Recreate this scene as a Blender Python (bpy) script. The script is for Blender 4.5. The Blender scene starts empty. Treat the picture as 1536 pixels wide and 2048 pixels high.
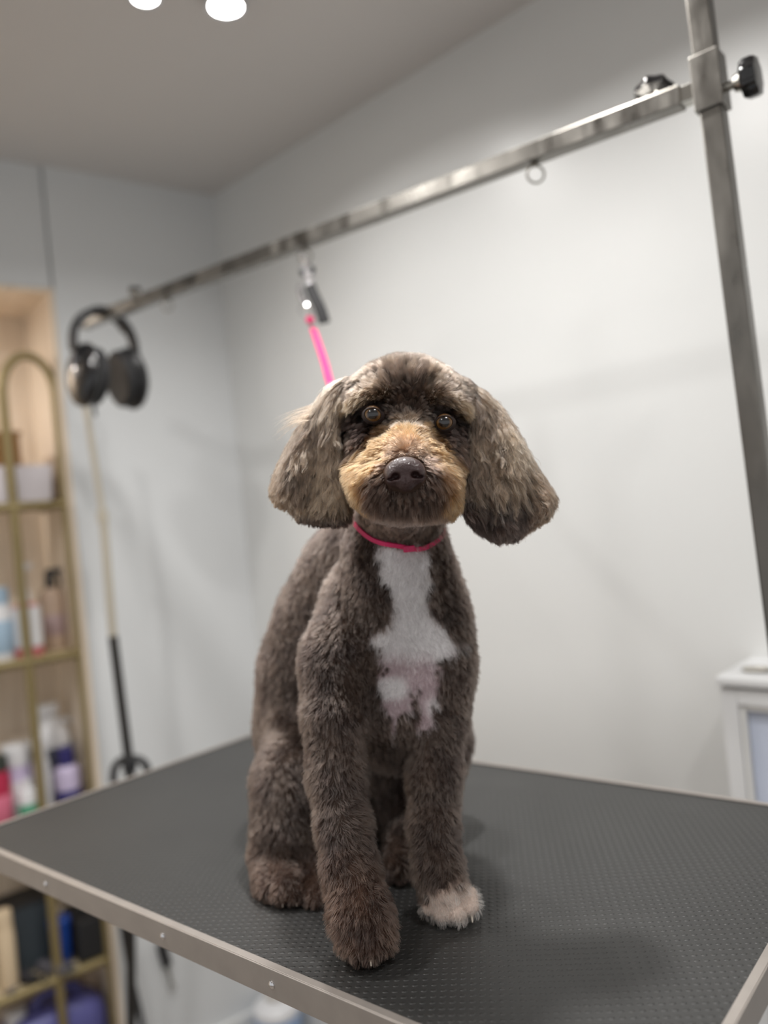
import bpy, bmesh, math, random
import numpy as np
from mathutils import Vector, Matrix
from mathutils.kdtree import KDTree
rng = np.random.default_rng(7)
random.seed(7)
SC = bpy.context.scene
COL = SC.collection
FUR = 1.0            # fur density multiplier

# ------------------------------------------------------------------ camera
F = 1600.0           # focal length in pixels of the 1536x2048 frame
CX, CY = 768.0, 1024.0
ZC = 1.48            # height of the lens above the floor
RM = np.array([[9.95161436e-01, -9.82533266e-02, 0.0],
               [5.27617915e-04, 5.34399211e-03, 9.99985582e-01],
               [-9.82519099e-02, -9.95147087e-01, 5.36997508e-03]])
def ray(px, py):
    return RM @ np.array([(px-CX)/F, (py-CY)/F, 1.0])
def at(px, py, D):                       # point at depth D (world y) along a line of sight
    r = ray(px, py); p = r*D/r[1]; return np.array([p[0], p[1], p[2]+ZC])
def onz(px, py, z):                      # point at world height z
    r = ray(px, py); t = (z-ZC)/r[2]; return np.array([r[0]*t, r[1]*t, z])
def proj(P):                             # world -> pixel, vectorised
    Q = (np.asarray(P, float)-np.array([0, 0, ZC])) @ RM
    return Q[..., 0]/Q[..., 2]*F+CX, Q[..., 1]/Q[..., 2]*F+CY

cam_d = bpy.data.cameras.new('camera')
cam = bpy.data.objects.new('camera', cam_d); COL.objects.link(cam)
m = Matrix.Identity(4)
for i in range(3):
    m[i][0] = RM[i, 0]; m[i][1] = -RM[i, 1]; m[i][2] = -RM[i, 2]
m[2][3] = ZC
cam.matrix_world = m
cam_d.sensor_fit = 'VERTICAL'; cam_d.sensor_height = 36.0
cam_d.lens = F/2048*36.0
cam_d.clip_start = 0.02
cam_d.dof.use_dof = True
cam_d.dof.focus_distance = 0.685
cam_d.dof.aperture_fstop = 2.0
SC.camera = cam
SC.view_settings.view_transform = 'Standard'
SC.view_settings.look = 'None'
SC.view_settings.gamma = 1.0
SC.view_settings.use_curve_mapping = False
SC.view_settings.exposure = 0.0

# ------------------------------------------------------------------ light
world = bpy.data.worlds.new('world'); SC.world = world
world.use_nodes = True
bg = world.node_tree.nodes['Background']
bg.inputs[0].default_value = (0.99, 0.985, 0.975, 1); bg.inputs[1].default_value = 0.63
ZCEIL = ZC+1.0
def lamp_light(name, x, y, power, size=0.09, col=(1, .98, .955), spread=2.6):
    d = bpy.data.lights.new(name, 'AREA'); d.shape = 'DISK'; d.size = size
    d.energy = power; d.color = col; d.spread = spread
    o = bpy.data.objects.new(name, d); COL.objects.link(o)
    o.location = (x, y, ZCEIL-0.03)
    return o
_l1 = onz(452, 14, ZCEIL-.02); _l2 = onz(290, -4, ZCEIL-.02)
LAMPS = [(0.07, 0.97, 10, .09), (-0.83, 0.92, 8, .10), (_l1[0], _l1[1], 3.0, .062), (_l2[0], _l2[1], 2.0, .046),
         (0.45, 0.10, 5, .10), (-0.75, -0.2, 5, .10)]  # this row: unseen lamps added to light the room from the camera side
for i, (x, y, p, s) in enumerate(LAMPS):
    lamp_light('ceiling_lamp_light', x, y, p, s)

# ------------------------------------------------------------------ helpers
def S(c):                                   # sRGB 0-255 -> linear
    out = []
    for v in c:
        v /= 255.0
        out.append(v/12.92 if v <= .04045 else ((v+.055)/1.055)**2.4)
    return tuple(out)
def mat(name, rgb, rough=.5, metal=0.0, noise=0.0, nscale=30.0, coat=0.0, spec=.5, bump=0.0, bscale=200.0,
        trans=0.0, aniso=0.0, rough_noise=0.0, sheen=0.0, vstretch=None):
    m = bpy.data.materials.new(name); m.use_nodes = True
    nt = m.node_tree; b = nt.nodes['Principled BSDF']
    c = S(rgb)
    b.inputs['Base Color'].default_value = (*c, 1)
    b.inputs['Roughness'].default_value = rough
    b.inputs['Metallic'].default_value = metal
    b.inputs['Coat Weight'].default_value = coat
    b.inputs['Coat Roughness'].default_value = .08
    b.inputs['Specular IOR Level'].default_value = spec
    b.inputs['Transmission Weight'].default_value = trans
    b.inputs['Sheen Weight'].default_value = sheen
    if noise or rough_noise or bump:
        tc = nt.nodes.new('ShaderNodeTexCoord')
        mp = nt.nodes.new('ShaderNodeMapping'); nt.links.new(tc.outputs['Object'], mp.inputs[0])
        if vstretch: mp.inputs['Scale'].default_value = vstretch
    if noise or rough_noise:
        n = nt.nodes.new('ShaderNodeTexNoise'); n.inputs['Scale'].default_value = nscale
        n.inputs['Detail'].default_value = 5
        nt.links.new(mp.outputs[0], n.inputs['Vector'])
    if noise:
        r = nt.nodes.new('ShaderNodeValToRGB')
        r.color_ramp.elements[0].position = .3; r.color_ramp.elements[1].position = .7
        r.color_ramp.elements[0].color = (*[max(0, v*(1-noise)) for v in c], 1)
        r.color_ramp.elements[1].color = (*[min(1, v*(1+noise)) for v in c], 1)
        nt.links.new(n.outputs['Fac'], r.inputs[0]); nt.links.new(r.outputs[0], b.inputs['Base Color'])
    if rough_noise:
        mr = nt.nodes.new('ShaderNodeMapRange')
        mr.inputs['To Min'].default_value = max(.02, rough-rough_noise); mr.inputs['To Max'].default_value = rough+rough_noise
        mr.inputs['From Min'].default_value = .3; mr.inputs['From Max'].default_value = .7
        nt.links.new(n.outputs['Fac'], mr.inputs[0]); nt.links.new(mr.outputs[0], b.inputs['Roughness'])
    if bump:
        n2 = nt.nodes.new('ShaderNodeTexNoise'); n2.inputs['Scale'].default_value = bscale
        nt.links.new(mp.outputs[0], n2.inputs['Vector'])
        bp = nt.nodes.new('ShaderNodeBump'); bp.inputs['Strength'].default_value = bump; bp.inputs['Distance'].default_value = .002
        nt.links.new(n2.outputs['Fac'], bp.inputs['Height']); nt.links.new(bp.outputs[0], b.inputs['Normal'])
    return m

def wloc(o):
    v = Vector((0, 0, 0))
    while o is not None:
        v += o.location; o = o.parent
    return v
def link_mesh(name, me, material=None, parent=None, base=False):
    """me holds world coordinates; it is shifted to its parent (or to its own base)"""
    if parent is not None:
        me.transform(Matrix.Translation(-wloc(parent)))
    o = bpy.data.objects.new(name, me)
    if parent is None and base:
        n = len(me.vertices); co = np.empty(n*3); me.vertices.foreach_get('co', co); co = co.reshape(-1, 3)
        c = Vector(((co[:, 0].min()+co[:, 0].max())/2, (co[:, 1].min()+co[:, 1].max())/2, co[:, 2].min()))
        me.transform(Matrix.Translation(-c)); o.location = c
    COL.objects.link(o)
    if parent is not None: o.parent = parent
    if material is not None: me.materials.append(material)
    return o
def tag(o, label, cat, group=None):
    o['label'] = label; o['category'] = cat
    if group: o['group'] = group
    return o
def thing(name, label, cat, loc, group=None):
    o = bpy.data.objects.new(name, None); o.empty_display_size = .05
    COL.objects.link(o); o.location = loc
    return tag(o, label, cat, group)
def rotz(a): return Matrix.Rotation(a, 4, 'Z')

class MB:
    def __init__(s): s.bm = bmesh.new()
    def box(s, c, size, rot=None, bevel=0.0):
        r = bmesh.ops.create_cube(s.bm, size=1.0); vs = r['verts']
        M = Matrix.Translation(Vector(c)) @ (rot.to_4x4() if rot is not None else Matrix.Identity(4)) @ Matrix.Diagonal((*size, 1))
        bmesh.ops.transform(s.bm, matrix=M, verts=vs)
        if bevel:
            es = list({e for v in vs for e in v.link_edges})
            bmesh.ops.bevel(s.bm, geom=es, offset=bevel, segments=2, profile=.6, affect='EDGES')
        return s
    def ring(s, c, r, axx, axy, n):
        return [s.bm.verts.new(Vector(c)+Vector(axx)*math.cos(2*math.pi*i/n)*r+Vector(axy)*math.sin(2*math.pi*i/n)*r) for i in range(n)]
    def skin(s, rings, cap=True, closed=False):
        n = len(rings[0])
        R = rings+[rings[0]] if closed else rings
        for a, b in zip(R[:-1], R[1:]):
            for i in range(n):
                s.bm.faces.new((a[i], a[(i+1) % n], b[(i+1) % n], b[i]))
        if cap and not closed:
            s.bm.faces.new(rings[0][::-1]); s.bm.faces.new(rings[-1])
        return s
    def tube(s, pts, r, n=10, closed=False, rs=None, flat=None):
        """sweep along pts; flat=(half width, half thickness, width direction fn or vector) for straps"""
        pts = [Vector(p) for p in pts]; N = len(pts); rings = []
        prev = None
        for i, p in enumerate(pts):
            if closed: t = pts[(i+1) % N]-pts[i-1]
            else: t = pts[min(i+1, N-1)]-pts[max(i-1, 0)]
            t.normalize()
            if flat:
                w = flat[2](i) if callable(flat[2]) else Vector(flat[2])
                w = (w-t*w.dot(t)).normalized(); u = t.cross(w)
                q = []
                for a, b in ((-1, -1), (1, -1), (1, 1), (-1, 1)):
                    q.append(s.bm.verts.new(p+w*flat[0]*a+u*flat[1]*b))
                rings.append(q); continue
            if prev is None: x = t.orthogonal().normalized()
            else: x = (prev-t*prev.dot(t)).normalized()
            prev = x; y = t.cross(x)
            rings.append(s.ring(p, rs[i] if rs else r, x, y, n))
        return s.skin(rings, cap=not closed, closed=closed)
    def cyl(s, a, b, r, r2=None, n=24):
        return s.tube([a, b], r, n=n, rs=[r, r if r2 is None else r2])
    def lathe(s, c, prof, axis=(0, 0, 1), n=28, sx=1.0, sy=1.0, xdir=None):
        """prof: list of (radius, height) along axis from c"""
        A = Vector(axis).normalized()
        X = Vector(xdir) if xdir is not None else A.orthogonal()
        X = (X-A*X.dot(A)).normalized(); Y = A.cross(X)
        rings = []
        for r, h in prof:
            rings.append([s.bm.verts.new(Vector(c)+A*h+X*math.cos(2*math.pi*i/n)*r*sx+Y*math.sin(2*math.pi*i/n)*r*sy) for i in range(n)])
        return s.skin(rings)
    def poly(s, pts, d):
        """extrude a planar polygon by vector d"""
        a = [s.bm.verts.new(Vector(p)) for p in pts]; b = [s.bm.verts.new(Vector(p)+Vector(d)) for p in pts]
        n = len(a)
        s.bm.faces.new(a); s.bm.faces.new(b[::-1])
        for i in range(n): s.bm.faces.new((a[i], b[i], b[(i+1) % n], a[(i+1) % n]))
        return s
    def build(s, name, material, parent=None, smooth=False, kind=None, sub=0, bevel=0.0):
        bmesh.ops.recalc_face_normals(s.bm, faces=s.bm.faces[:])
        me = bpy.data.meshes.new(name); s.bm.to_mesh(me); s.bm.free()
        o = link_mesh(name, me, material, parent, base=True)
        if smooth:
            for p in me.polygons: p.use_smooth = True
            me.set_sharp_from_angle(angle=math.radians(38))
        if bevel:
            md = o.modifiers.new('bevel', 'BEVEL'); md.width = bevel; md.segments = 2; md.limit_method = 'ANGLE'
        if sub:
            md = o.modifiers.new('sub', 'SUBSURF'); md.levels = sub; md.render_levels = sub
        if kind: o['kind'] = kind
        return o
def dup(o, loc, label=None):
    c = o.copy(); COL.objects.link(c); c.location = loc
    if label: c['label'] = label
    for ch in list(o.children):
        d = ch.copy(); COL.objects.link(d); d.parent = c
        for g in list(ch.children):
            e = g.copy(); COL.objects.link(e); e.parent = d
    return c
def bez(pts, n=40, closed=False):
    """Catmull-Rom through pts"""
    P = [np.array(p, float) for p in pts]; out = []; N = len(P)
    seg = N if closed else N-1
    for i in range(seg):
        p1, p2 = P[i], P[(i+1) % N]
        p0 = P[i-1] if (closed or i > 0) else 2*p1-p2
        p3 = P[(i+2) % N] if (closed or i+2 < N) else 2*p2-p1
        k = max(2, n//seg)
        for j in range(k):
            t = j/k
            out.append(.5*((2*p1)+(-p0+p2)*t+(2*p0-5*p1+4*p2-p3)*t*t+(-p0+3*p1-3*p2+p3)*t**3))
    if not closed: out.append(P[-1])
    return out

# ------------------------------------------------------------------ room
K = np.array([-0.416, 2.378])                        # the far corner of the room
aR, aL = math.radians(-43.7), math.radians(-142.6)
eR = np.array([math.cos(aR), math.sin(aR)]); nR = np.array([.6909, .7230])    # right wall: along, outward
eL = np.array([math.cos(aL), math.sin(aL)]); nL = np.array([-.6074, .7944])   # left wall: along, outward
def on_plane(px, py, e, n, off=0.0):
    """point where a line of sight meets the wall plane moved outward by off"""
    r = ray(px, py); t = (n @ (K+n*off))/(n @ r[:2]); p = r*t
    return np.array([p[0], p[1], p[2]+ZC])
def LP(px, py, off=0.0): return on_plane(px, py, eL, nL, off)
def RP(px, py, off=0.0): return on_plane(px, py, eR, nR, off)
def slab(e, n, s0, s1, o0, o1, z0, z1):
    c = K+e*(s0+s1)/2+n*(o0+o1)/2
    M = Matrix(((e[0], n[0], 0), (e[1], n[1], 0), (0, 0, 1)))
    return ((c[0], c[1], (z0+z1)/2), (s1-s0, o1-o0, z1-z0), M)

def wall_mat(name, rgb, rough, seams=None):
    m = mat(name, rgb, rough=rough, noise=.02, nscale=2.5, bump=.05, bscale=60, spec=.5)
    return m
m_wallR = wall_mat('white_wall_panel', (212, 213, 212), .34)
m_wallL = wall_mat('white_wall', (212, 214, 215), .6)
m_ceil = mat('ceiling_paint', (208, 205, 203), rough=.85, noise=.02, nscale=2)
m_floor = mat('floor_vinyl', (150, 140, 130), rough=.5, noise=.1, nscale=8)
SJ = 0.483
def struct(mb, name, m): 
    o = mb.build(name, m); o['kind'] = 'structure'; return o
struct(MB().box(*slab(eR, nR, -.1, 4.4, 0, .12, 0, ZCEIL)), 'wall_right', m_wallR)
struct(MB().box(*slab(eL, nL, -.15, SJ, 0, .42, 0, ZCEIL)), 'wall_left', m_wallL)
Z_AL = LP(60, 570)[2]
struct(MB().box(*slab(eL, nL, SJ+.004, 2.6, .008, .42, Z_AL, ZCEIL)), 'wall_left_lintel', m_wallL)
# beige plank wallpaper in the alcove
def plank_mat():
    m = bpy.data.materials.new('plank_wallpaper'); m.use_nodes = True; nt = m.node_tree; b = nt.nodes['Principled BSDF']
    tc = nt.nodes.new('ShaderNodeTexCoord')
    mp = nt.nodes.new('ShaderNodeMapping'); mp.inputs['Rotation'].default_value = (0, 0, -aL)
    nt.links.new(tc.outputs['Object'], mp.inputs[0])
    mp2 = nt.nodes.new('ShaderNodeMapping'); mp2.inputs['Scale'].default_value = (1, 1, .07); nt.links.new(mp.outputs[0], mp2.inputs[0])
    n = nt.nodes.new('ShaderNodeTexNoise'); n.inputs['Scale'].default_value = 26; n.inputs['Detail'].default_value = 6
    nt.links.new(mp2.outputs[0], n.inputs['Vector'])
    r = nt.nodes.new('ShaderNodeValToRGB')
    r.color_ramp.elements[0].position = .3; r.color_ramp.elements[0].color = (*S((220, 204, 184)), 1)
    r.color_ramp.elements[1].position = .7; r.color_ramp.elements[1].color = (*S((246, 232, 214)), 1)
    nt.links.new(n.outputs['Fac'], r.inputs[0])
    w = nt.nodes.new('ShaderNodeTexWave'); w.wave_type = 'BANDS'; w.bands_direction = 'X'; w.wave_profile = 'SAW'
    w.inputs['Scale'].default_value = 2.6; nt.links.new(mp.outputs[0], w.inputs['Vector'])
    cr = nt.nodes.new('ShaderNodeValToRGB'); cr.color_ramp.elements[0].position = 0; cr.color_ramp.elements[0].color = (.5, .45, .4, 1)
    cr.color_ramp.elements[1].position = .05; cr.color_ramp.elements[1].color = (1, 1, 1, 1)
    nt.links.new(w.outputs['Fac'], cr.inputs[0])
    mx = nt.nodes.new('ShaderNodeMix'); mx.data_type = 'RGBA'; mx.blend_type = 'MULTIPLY'; mx.inputs[0].default_value = .6
    nt.links.new(r.outputs[0], mx.inputs[6]); nt.links.new(cr.outputs[0], mx.inputs[7])
    nt.links.new(mx.outputs[2], b.inputs['Base Color']); b.inputs['Roughness'].default_value = .6
    return m
m_plank = plank_mat()
struct(MB().box(*slab(eL, nL, SJ+.004, 2.6, .28, .42, 0, Z_AL-.001)), 'wall_alcove', m_plank)
struct(MB().box(*slab(eL, nL, SJ, SJ+.012, .006, .28, 0, Z_AL-.001)), 'trim_1', m_plank)
struct(MB().box(*slab(eL, nL, SJ+.012, 2.6, .012, .28, Z_AL-.012, Z_AL-.001)), 'trim_2', m_plank)
# floor / ceiling as large sheets
struct(MB().box((0.3, 1.0, -.05), (7, 7, .1)), 'floor', m_floor)
struct(MB().box((0.3, 1.0, ZCEIL+.05), (7, 7, .1)), 'ceiling', m_ceil)
# skirting under both walls
m_white = mat('white_gloss_paint', (222, 222, 220), rough=.35)
struct(MB().box(*slab(eR, nR, .02, 4.4, -.016, 0, 0, .11)), 'baseboard_right', m_white)
struct(MB().box(*slab(eL, nL, .03, SJ, -.016, 0, 0, .11)), 'baseboard_left', m_white)

# ceiling spotlights
m_chrome = mat('polished_chrome', (225, 225, 228), rough=.12, metal=1.0)
m_glow = bpy.data.materials.new('lit_lamp_glass'); m_glow.use_nodes = True
_b = m_glow.node_tree.nodes['Principled BSDF']
_b.inputs['Emission Color'].default_value = (1, .97, .92, 1); _b.inputs['Emission Strength'].default_value = 25
lamp_labels = ['recessed round ceiling spotlight directly above the grooming table',
               'recessed ceiling spotlight near the alcove side of the room',
               'lit round ceiling spotlight at the top of the photo, the larger bright one',
               'lit round ceiling spotlight at the very top edge, the smaller bright one on the left',
               'unseen ceiling spotlight added over the open side of the room by the long white wall',
               'unseen ceiling spotlight added to light the room from behind the camera']
for (x, y, p, s), lb in zip(LAMPS, lamp_labels):
    t = thing('ceiling_spotlight', lb, 'ceiling light', (x, y, ZCEIL-.02), 'round ceiling spotlights')
    MB().lathe((x, y, ZCEIL-.02), [(s*.5, .006), (s*.5, .0), (s*.62, -.001), (s*.66, .008), (s*.66, .02)]).build('bezel', m_chrome, t, smooth=True)
    MB().lathe((x, y, ZCEIL-.02), [(s*.49, .0005), (s*.49, .004)]).build('lamp_glass', m_glow, t)

# ------------------------------------------------------------------ grooming table
ZT = ZC-0.38
TL = onz(-66, 1674, ZT); TT = onz(524, 1462, ZT); TR = onz(1697, 1632, ZT)
ux = (TR-TT); LX = np.linalg.norm(ux[:2]); ux = np.array([ux[0], ux[1], 0])/LX     # long side, left-far to right-near
uy = np.array([-ux[1], ux[0], 0])                                                  # short side, toward the far wall
LY = 0.541
TC = (TT+TR)/2-uy*LY/2
RT = Matrix(((ux[0], uy[0], 0), (ux[1], uy[1], 0), (0, 0, 1)))
def tp(a, b, z=0.0):                      # table coordinates from the centre
    p = TC+ux*a+uy*b; return np.array([p[0], p[1], ZT+z])

def rubber_mat():
    m = bpy.data.materials.new('studded_black_rubber'); m.use_nodes = True; nt = m.node_tree; b = nt.nodes['Principled BSDF']
    L = nt.links.new
    tc = nt.nodes.new('ShaderNodeTexCoord')
    mp = nt.nodes.new('ShaderNodeMapping'); mp.inputs['Rotation'].default_value = (0, 0, math.radians(7))
    s = 1/.0078; mp.inputs['Scale'].default_value = (s, s, s)
    L(tc.outputs['Object'], mp.inputs[0])
    fr = nt.nodes.new('ShaderNodeVectorMath'); fr.operation = 'FRACTION'; L(mp.outputs[0], fr.inputs[0])
    sb = nt.nodes.new('ShaderNodeVectorMath'); sb.operation = 'SUBTRACT'; sb.inputs[1].default_value = (.5, .5, 0); L(fr.outputs[0], sb.inputs[0])
    ml = nt.nodes.new('ShaderNodeVectorMath'); ml.operation = 'MULTIPLY'; ml.inputs[1].default_value = (1.0, 1.5, 0); L(sb.outputs[0], ml.inputs[0])
    ln = nt.nodes.new('ShaderNodeVectorMath'); ln.operation = 'LENGTH'; L(ml.outputs[0], ln.inputs[0])
    mr = nt.nodes.new('ShaderNodeMapRange'); mr.interpolation_type = 'SMOOTHSTEP'
    mr.inputs['From Min'].default_value = .38; mr.inputs['From Max'].default_value = .14
    L(ln.outputs['Value'], mr.inputs[0])
    bp = nt.nodes.new('ShaderNodeBump'); bp.inputs['Distance'].default_value = .0009; bp.inputs['Strength'].default_value = .8
    L(mr.outputs[0], bp.inputs['Height'])
    nz = nt.nodes.new('ShaderNodeTexNoise'); nz.inputs['Scale'].default_value = 900; L(tc.outputs['Object'], nz.inputs['Vector'])
    bp2 = nt.nodes.new('ShaderNodeBump'); bp2.inputs['Distance'].default_value = .0002; bp2.inputs['Strength'].default_value = .5
    L(nz.outputs['Fac'], bp2.inputs['Height']); L(bp.outputs[0], bp2.inputs['Normal']); L(bp2.outputs[0], b.inputs['Normal'])
    n = nt.nodes.new('ShaderNodeTexNoise'); n.inputs['Scale'].default_value = 6; n.inputs['Detail'].default_value = 6; L(tc.outputs['Object'], n.inputs['Vector'])
    r = nt.nodes.new('ShaderNodeValToRGB'); r.color_ramp.elements[0].color = (*S((40, 40, 40)), 1); r.color_ramp.elements[1].color = (*S((52, 52, 51)), 1)
    L(n.outputs['Fac'], r.inputs[0]); L(r.outputs[0], b.inputs['Base Color'])
    b.inputs['Roughness'].default_value = .46
    return m
m_rubber = rubber_mat()
m_alu = mat('brushed_aluminium_trim', (168, 161, 155), rough=.42, metal=.6, noise=.05, nscale=40)
m_dark = mat('black_plastic', (24, 24, 26), rough=.35)
m_blackmat = mat('matt_black_rubber', (28, 28, 30), rough=.6)
m_steel = mat('scuffed_stainless_steel', (124, 121, 116), rough=.34, metal=1.0, noise=.13, nscale=34, rough_noise=.13, vstretch=(1, 1, .35))
m_steel2 = mat('plain_steel', (170, 168, 162), rough=.22, metal=1.0)
m_board = mat('table_board', (60, 50, 44), rough=.7)

table = thing('grooming_table', 'grooming table with studded black rubber top and metal edging, the dog sits on it', 'table', (TC[0], TC[1], 0))
MB().box(tp(0, 0, -.002), (LX-.006, LY-.006, .004), RT).build('rubber_top', m_rubber, table)
MB().box(tp(0, 0, -.0135), (LX-.008, LY-.008, .017), RT).build('board', m_board, table)
def trim(a0, b0, a1, b1, nx, ny):
    """L-section edging: outer face and a thin lip lying on the mat"""
    c = ((a0+a1)/2, (b0+b1)/2); lx = abs(a1-a0) or .002; ly = abs(b1-b0) or .002
    mb = MB()
    L_ = max(lx, ly)
    if nx: face = (.002, L_+.004, .0255); lip = (.0075, L_+.004, .0016)
    else:  face = (L_+.004, .002, .0255); lip = (L_+.004, .0075, .0016)
    mb.box(tp(c[0]+nx*.001, c[1]+ny*.001, -.0115), face, RT, bevel=.0006)
    mb.box(tp(c[0]-nx*.0028, c[1]-ny*.0028, .0010), lip, RT, bevel=.0005)
    return mb.build('edge_trim', m_alu, table)
hx, hy = LX/2, LY/2
tn = trim(-hx, -hy, hx, -hy, 0, -1); trim(-hx, hy, hx, hy, 0, 1); trim(-hx, -hy, -hx, hy, -1, 0); trim(hx, -hy, hx, hy, 1, 0)
for a in (-.40, -.255, -.02, .14, .32):
    c = tp(a, -hy-.002, -.012)
    MB().lathe(c, [(.0035, 0), (.0034, .0008), (.0022, .0018), (.0004, .0022)], axis=-uy, n=14).build('rivet', m_chrome, tn, smooth=True)
m_powder = mat('grey_powder_coat', (120, 122, 124), rough=.5)
MB().box(tp(0, 0, -.04), (.62, .30, .035), RT, bevel=.004).build('under_frame', m_powder, table)
MB().cyl(tp(0, 0, -.06), tp(0, 0, -ZT+.05), .05).build('lifting_column', m_powder, table, smooth=True)
MB().box(tp(0, 0, -ZT+.0275), (.66, .40, .055), RT, bevel=.01).build('base', m_powder, table)

# ------------------------------------------------------------------ grooming arm: post, sleeve, crossbar
PX, PY = 0.4345, 0.9500
pb = np.array([PX, PY])
arm = thing('crossbar_stand', 'stainless steel square post with a long crossbar reaching over the dog', 'grooming arm', (PX, PY, ZT))
LEAN = .026                      # the post leans a touch
MB().box((PX+.002+LEAN*.39, PY, ZC+.08), (.0255, .0255, 1.06), Matrix.Rotation(-LEAN, 3, 'Y') @ RT, bevel=.0022).build('post', m_steel, arm)
PXB = PX+.002+LEAN*(.47+.39)
aB = math.radians(140.2)
ZB = ZC+.470
bd = np.array([math.cos(aB), math.sin(aB), .031]); bd /= np.linalg.norm(bd)
bside = np.array([-bd[1], bd[0], 0]); bside /= np.linalg.norm(bside)      # points toward the camera side
bup = np.cross(bd, bside); bup *= np.sign(bup[2])
RB = Matrix(((bd[0], bside[0], bup[0]), (bd[1], bside[1], bup[1]), (bd[2], bside[2], bup[2])))
def bp_(t, s=0.0, u=0.0): return np.array([PX, PY, ZB])+bd*t+bside*s+bup*u
L0, L1 = .031, 1.405
MB().box(bp_((L0+L1)/2), (L1-L0, .0245, .0245), RB, bevel=.0018).build('crossbar', m_steel, arm)
MB().box(bp_(.024), (.028, .0195, .0195), RB, bevel=.001).build('crossbar_insert', m_steel2, arm)
MB().box((PX+.002-LEAN*.004, PY, ZB+.004), (.0335, .0335, .066), Matrix.Rotation(-LEAN, 3, 'Y') @ RT, bevel=.0015).build('sleeve', m_steel, arm)
MB().box(bp_(L1+.002), (.006, .027, .027), RB, bevel=.002).build('end_cap', m_blackmat, arm)
def knob(c, axis, R_=.022, h=.022, stem=.02, par=arm):
    A = Vector(axis).normalized(); X = A.orthogonal().normalized(); Y = A.cross(X); c = Vector(c)
    mb = MB(); rings = []
    for r, hh in ((.45, 0), (.9, .002), (1.0, .006), (1.0, h-.005), (.93, h-.001), (.6, h)):
        q = []
        for i in range(64):
            a = 2*math.pi*i/64; k = 1-.10*(.5-.5*math.cos(8*a))**.7
            rr = R_*r*k
            q.append(mb.bm.verts.new(c+A*(stem+hh)+X*math.cos(a)*rr+Y*math.sin(a)*rr))
        rings.append(q)
    mb.skin(rings)
    kb = mb.build('clamp_knob', m_dark_gloss, par, smooth=True)
    MB().lathe(c, [(.0055, 0), (.0055, stem*.55), (.009, stem*.6), (.012, stem+.001)], axis=A, n=20).build('knob_stem', m_steel2, kb, smooth=True)
    return kb
m_dark_gloss = mat('glossy_black_plastic', (18, 18, 20), rough=.16, coat=.4)
knob((PX+ux[0]*.017, PY+ux[1]*.017, ZB-.008), ux, .0235, .020, .019)
bback = bside*(1 if bside[1] > 0 else -1)
knob(bp_(.072, 0, 0)+bback*.010+bup*.010, bback*.60+bup*.80, .0265, .016, .011)
knob(bp_(1.20, 0, .012), bup, .014, .012, .012)
def eyebolt(t, d=.024, w=.0016):
    c = bp_(t, 0, -.0125)
    mb = MB(); Rr = d/2
    cc = c-np.array([0, 0, .004+Rr])
    dirr = bd*.75+bside*.66; dirr[2] = 0; dirr /= np.linalg.norm(dirr)
    mb.tube([cc+dirr*math.cos(a)*Rr+np.array([0, 0, 1])*math.sin(a)*Rr for a in np.linspace(0, 2*math.pi, 33)[:-1]], w, n=10, closed=True)
    mb.lathe(c-np.array([0, 0, .0055]), [(.0035, 0), (.0055, .001), (.0055, .0058)], n=6)
    return mb.build('eye_ring', m_eye, arm, smooth=True), cc, Rr
m_eye = mat('dull_steel_wire', (140, 136, 128), rough=.35, metal=1.0)
eyebolt(.235); ring2, ring2c, _ = eyebolt(.685, .022, .0016); eyebolt(1.09, .022)
# table clamp of the post
MB().box((PXB, PY, ZT-.012), (.034, .034, .10), RT, bevel=.002).build('table_clamp', m_steel2, arm)

# ------------------------------------------------------------------ noose and clip hanging from the middle ring
m_pink = mat('pink_nylon_webbing', (208, 44, 104), rough=.7, spec=.2, noise=.06, nscale=300)
m_pinkcord = mat('crimson_pink_nylon', (205, 40, 98), rough=.55, noise=.08, nscale=300)
DR = ring2c[1]
hang = thing('black_tether', 'short black nylon tether hanging on a silver swivel from the crossbar ring', 'tether', ring2c)
pts = [at(604, 508, DR), at(606, 520, DR), at(612, 533, DR)]
def link(c, lx, lz, w, ang=0.0, tilt=0.0, name='link', m=None, par=None):
    ex = np.array([math.cos(ang), math.sin(ang), 0]); ez = np.array([math.sin(tilt), 0, math.cos(tilt)])
    P_ = []
    for a in np.linspace(0, 2*math.pi, 29)[:-1]:
        P_.append(np.array(c)+ex*math.copysign(abs(math.cos(a))**.8, math.cos(a))*lx+ez*math.copysign(abs(math.sin(a))**.8, math.sin(a))*lz)
    return MB().tube(P_, w, n=8, closed=True).build(name, m or m_chrome, par, smooth=True)
link(at(604, 519, DR), .006, .014, .0013, .3, -.1, 'silver_link', par=hang)
link(at(613, 540, DR), .012, .010, .0016, .1, -.1, 'silver_ring', par=hang)
for px_, py_ in ((604.5, 546), (626, 540)):
    c = at(px_, py_, DR); MB().box(c, (.008, .009, .010), bevel=.002).build('swivel_end', m_dark, hang)
link(at(618, 556, DR), .008, .009, .0014, .1, -.15, 'silver_ring', par=hang)
sp = bez([at(619, 570, DR), at(627, 590, DR), at(639, 615, DR), at(645, 632, DR), at(649, 646, DR)], 16)
MB().tube(sp, .01, flat=(.0098, .0042, (1, .25, 0))).build('nylon_strap', m_blackmat, hang, bevel=.001)

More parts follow.
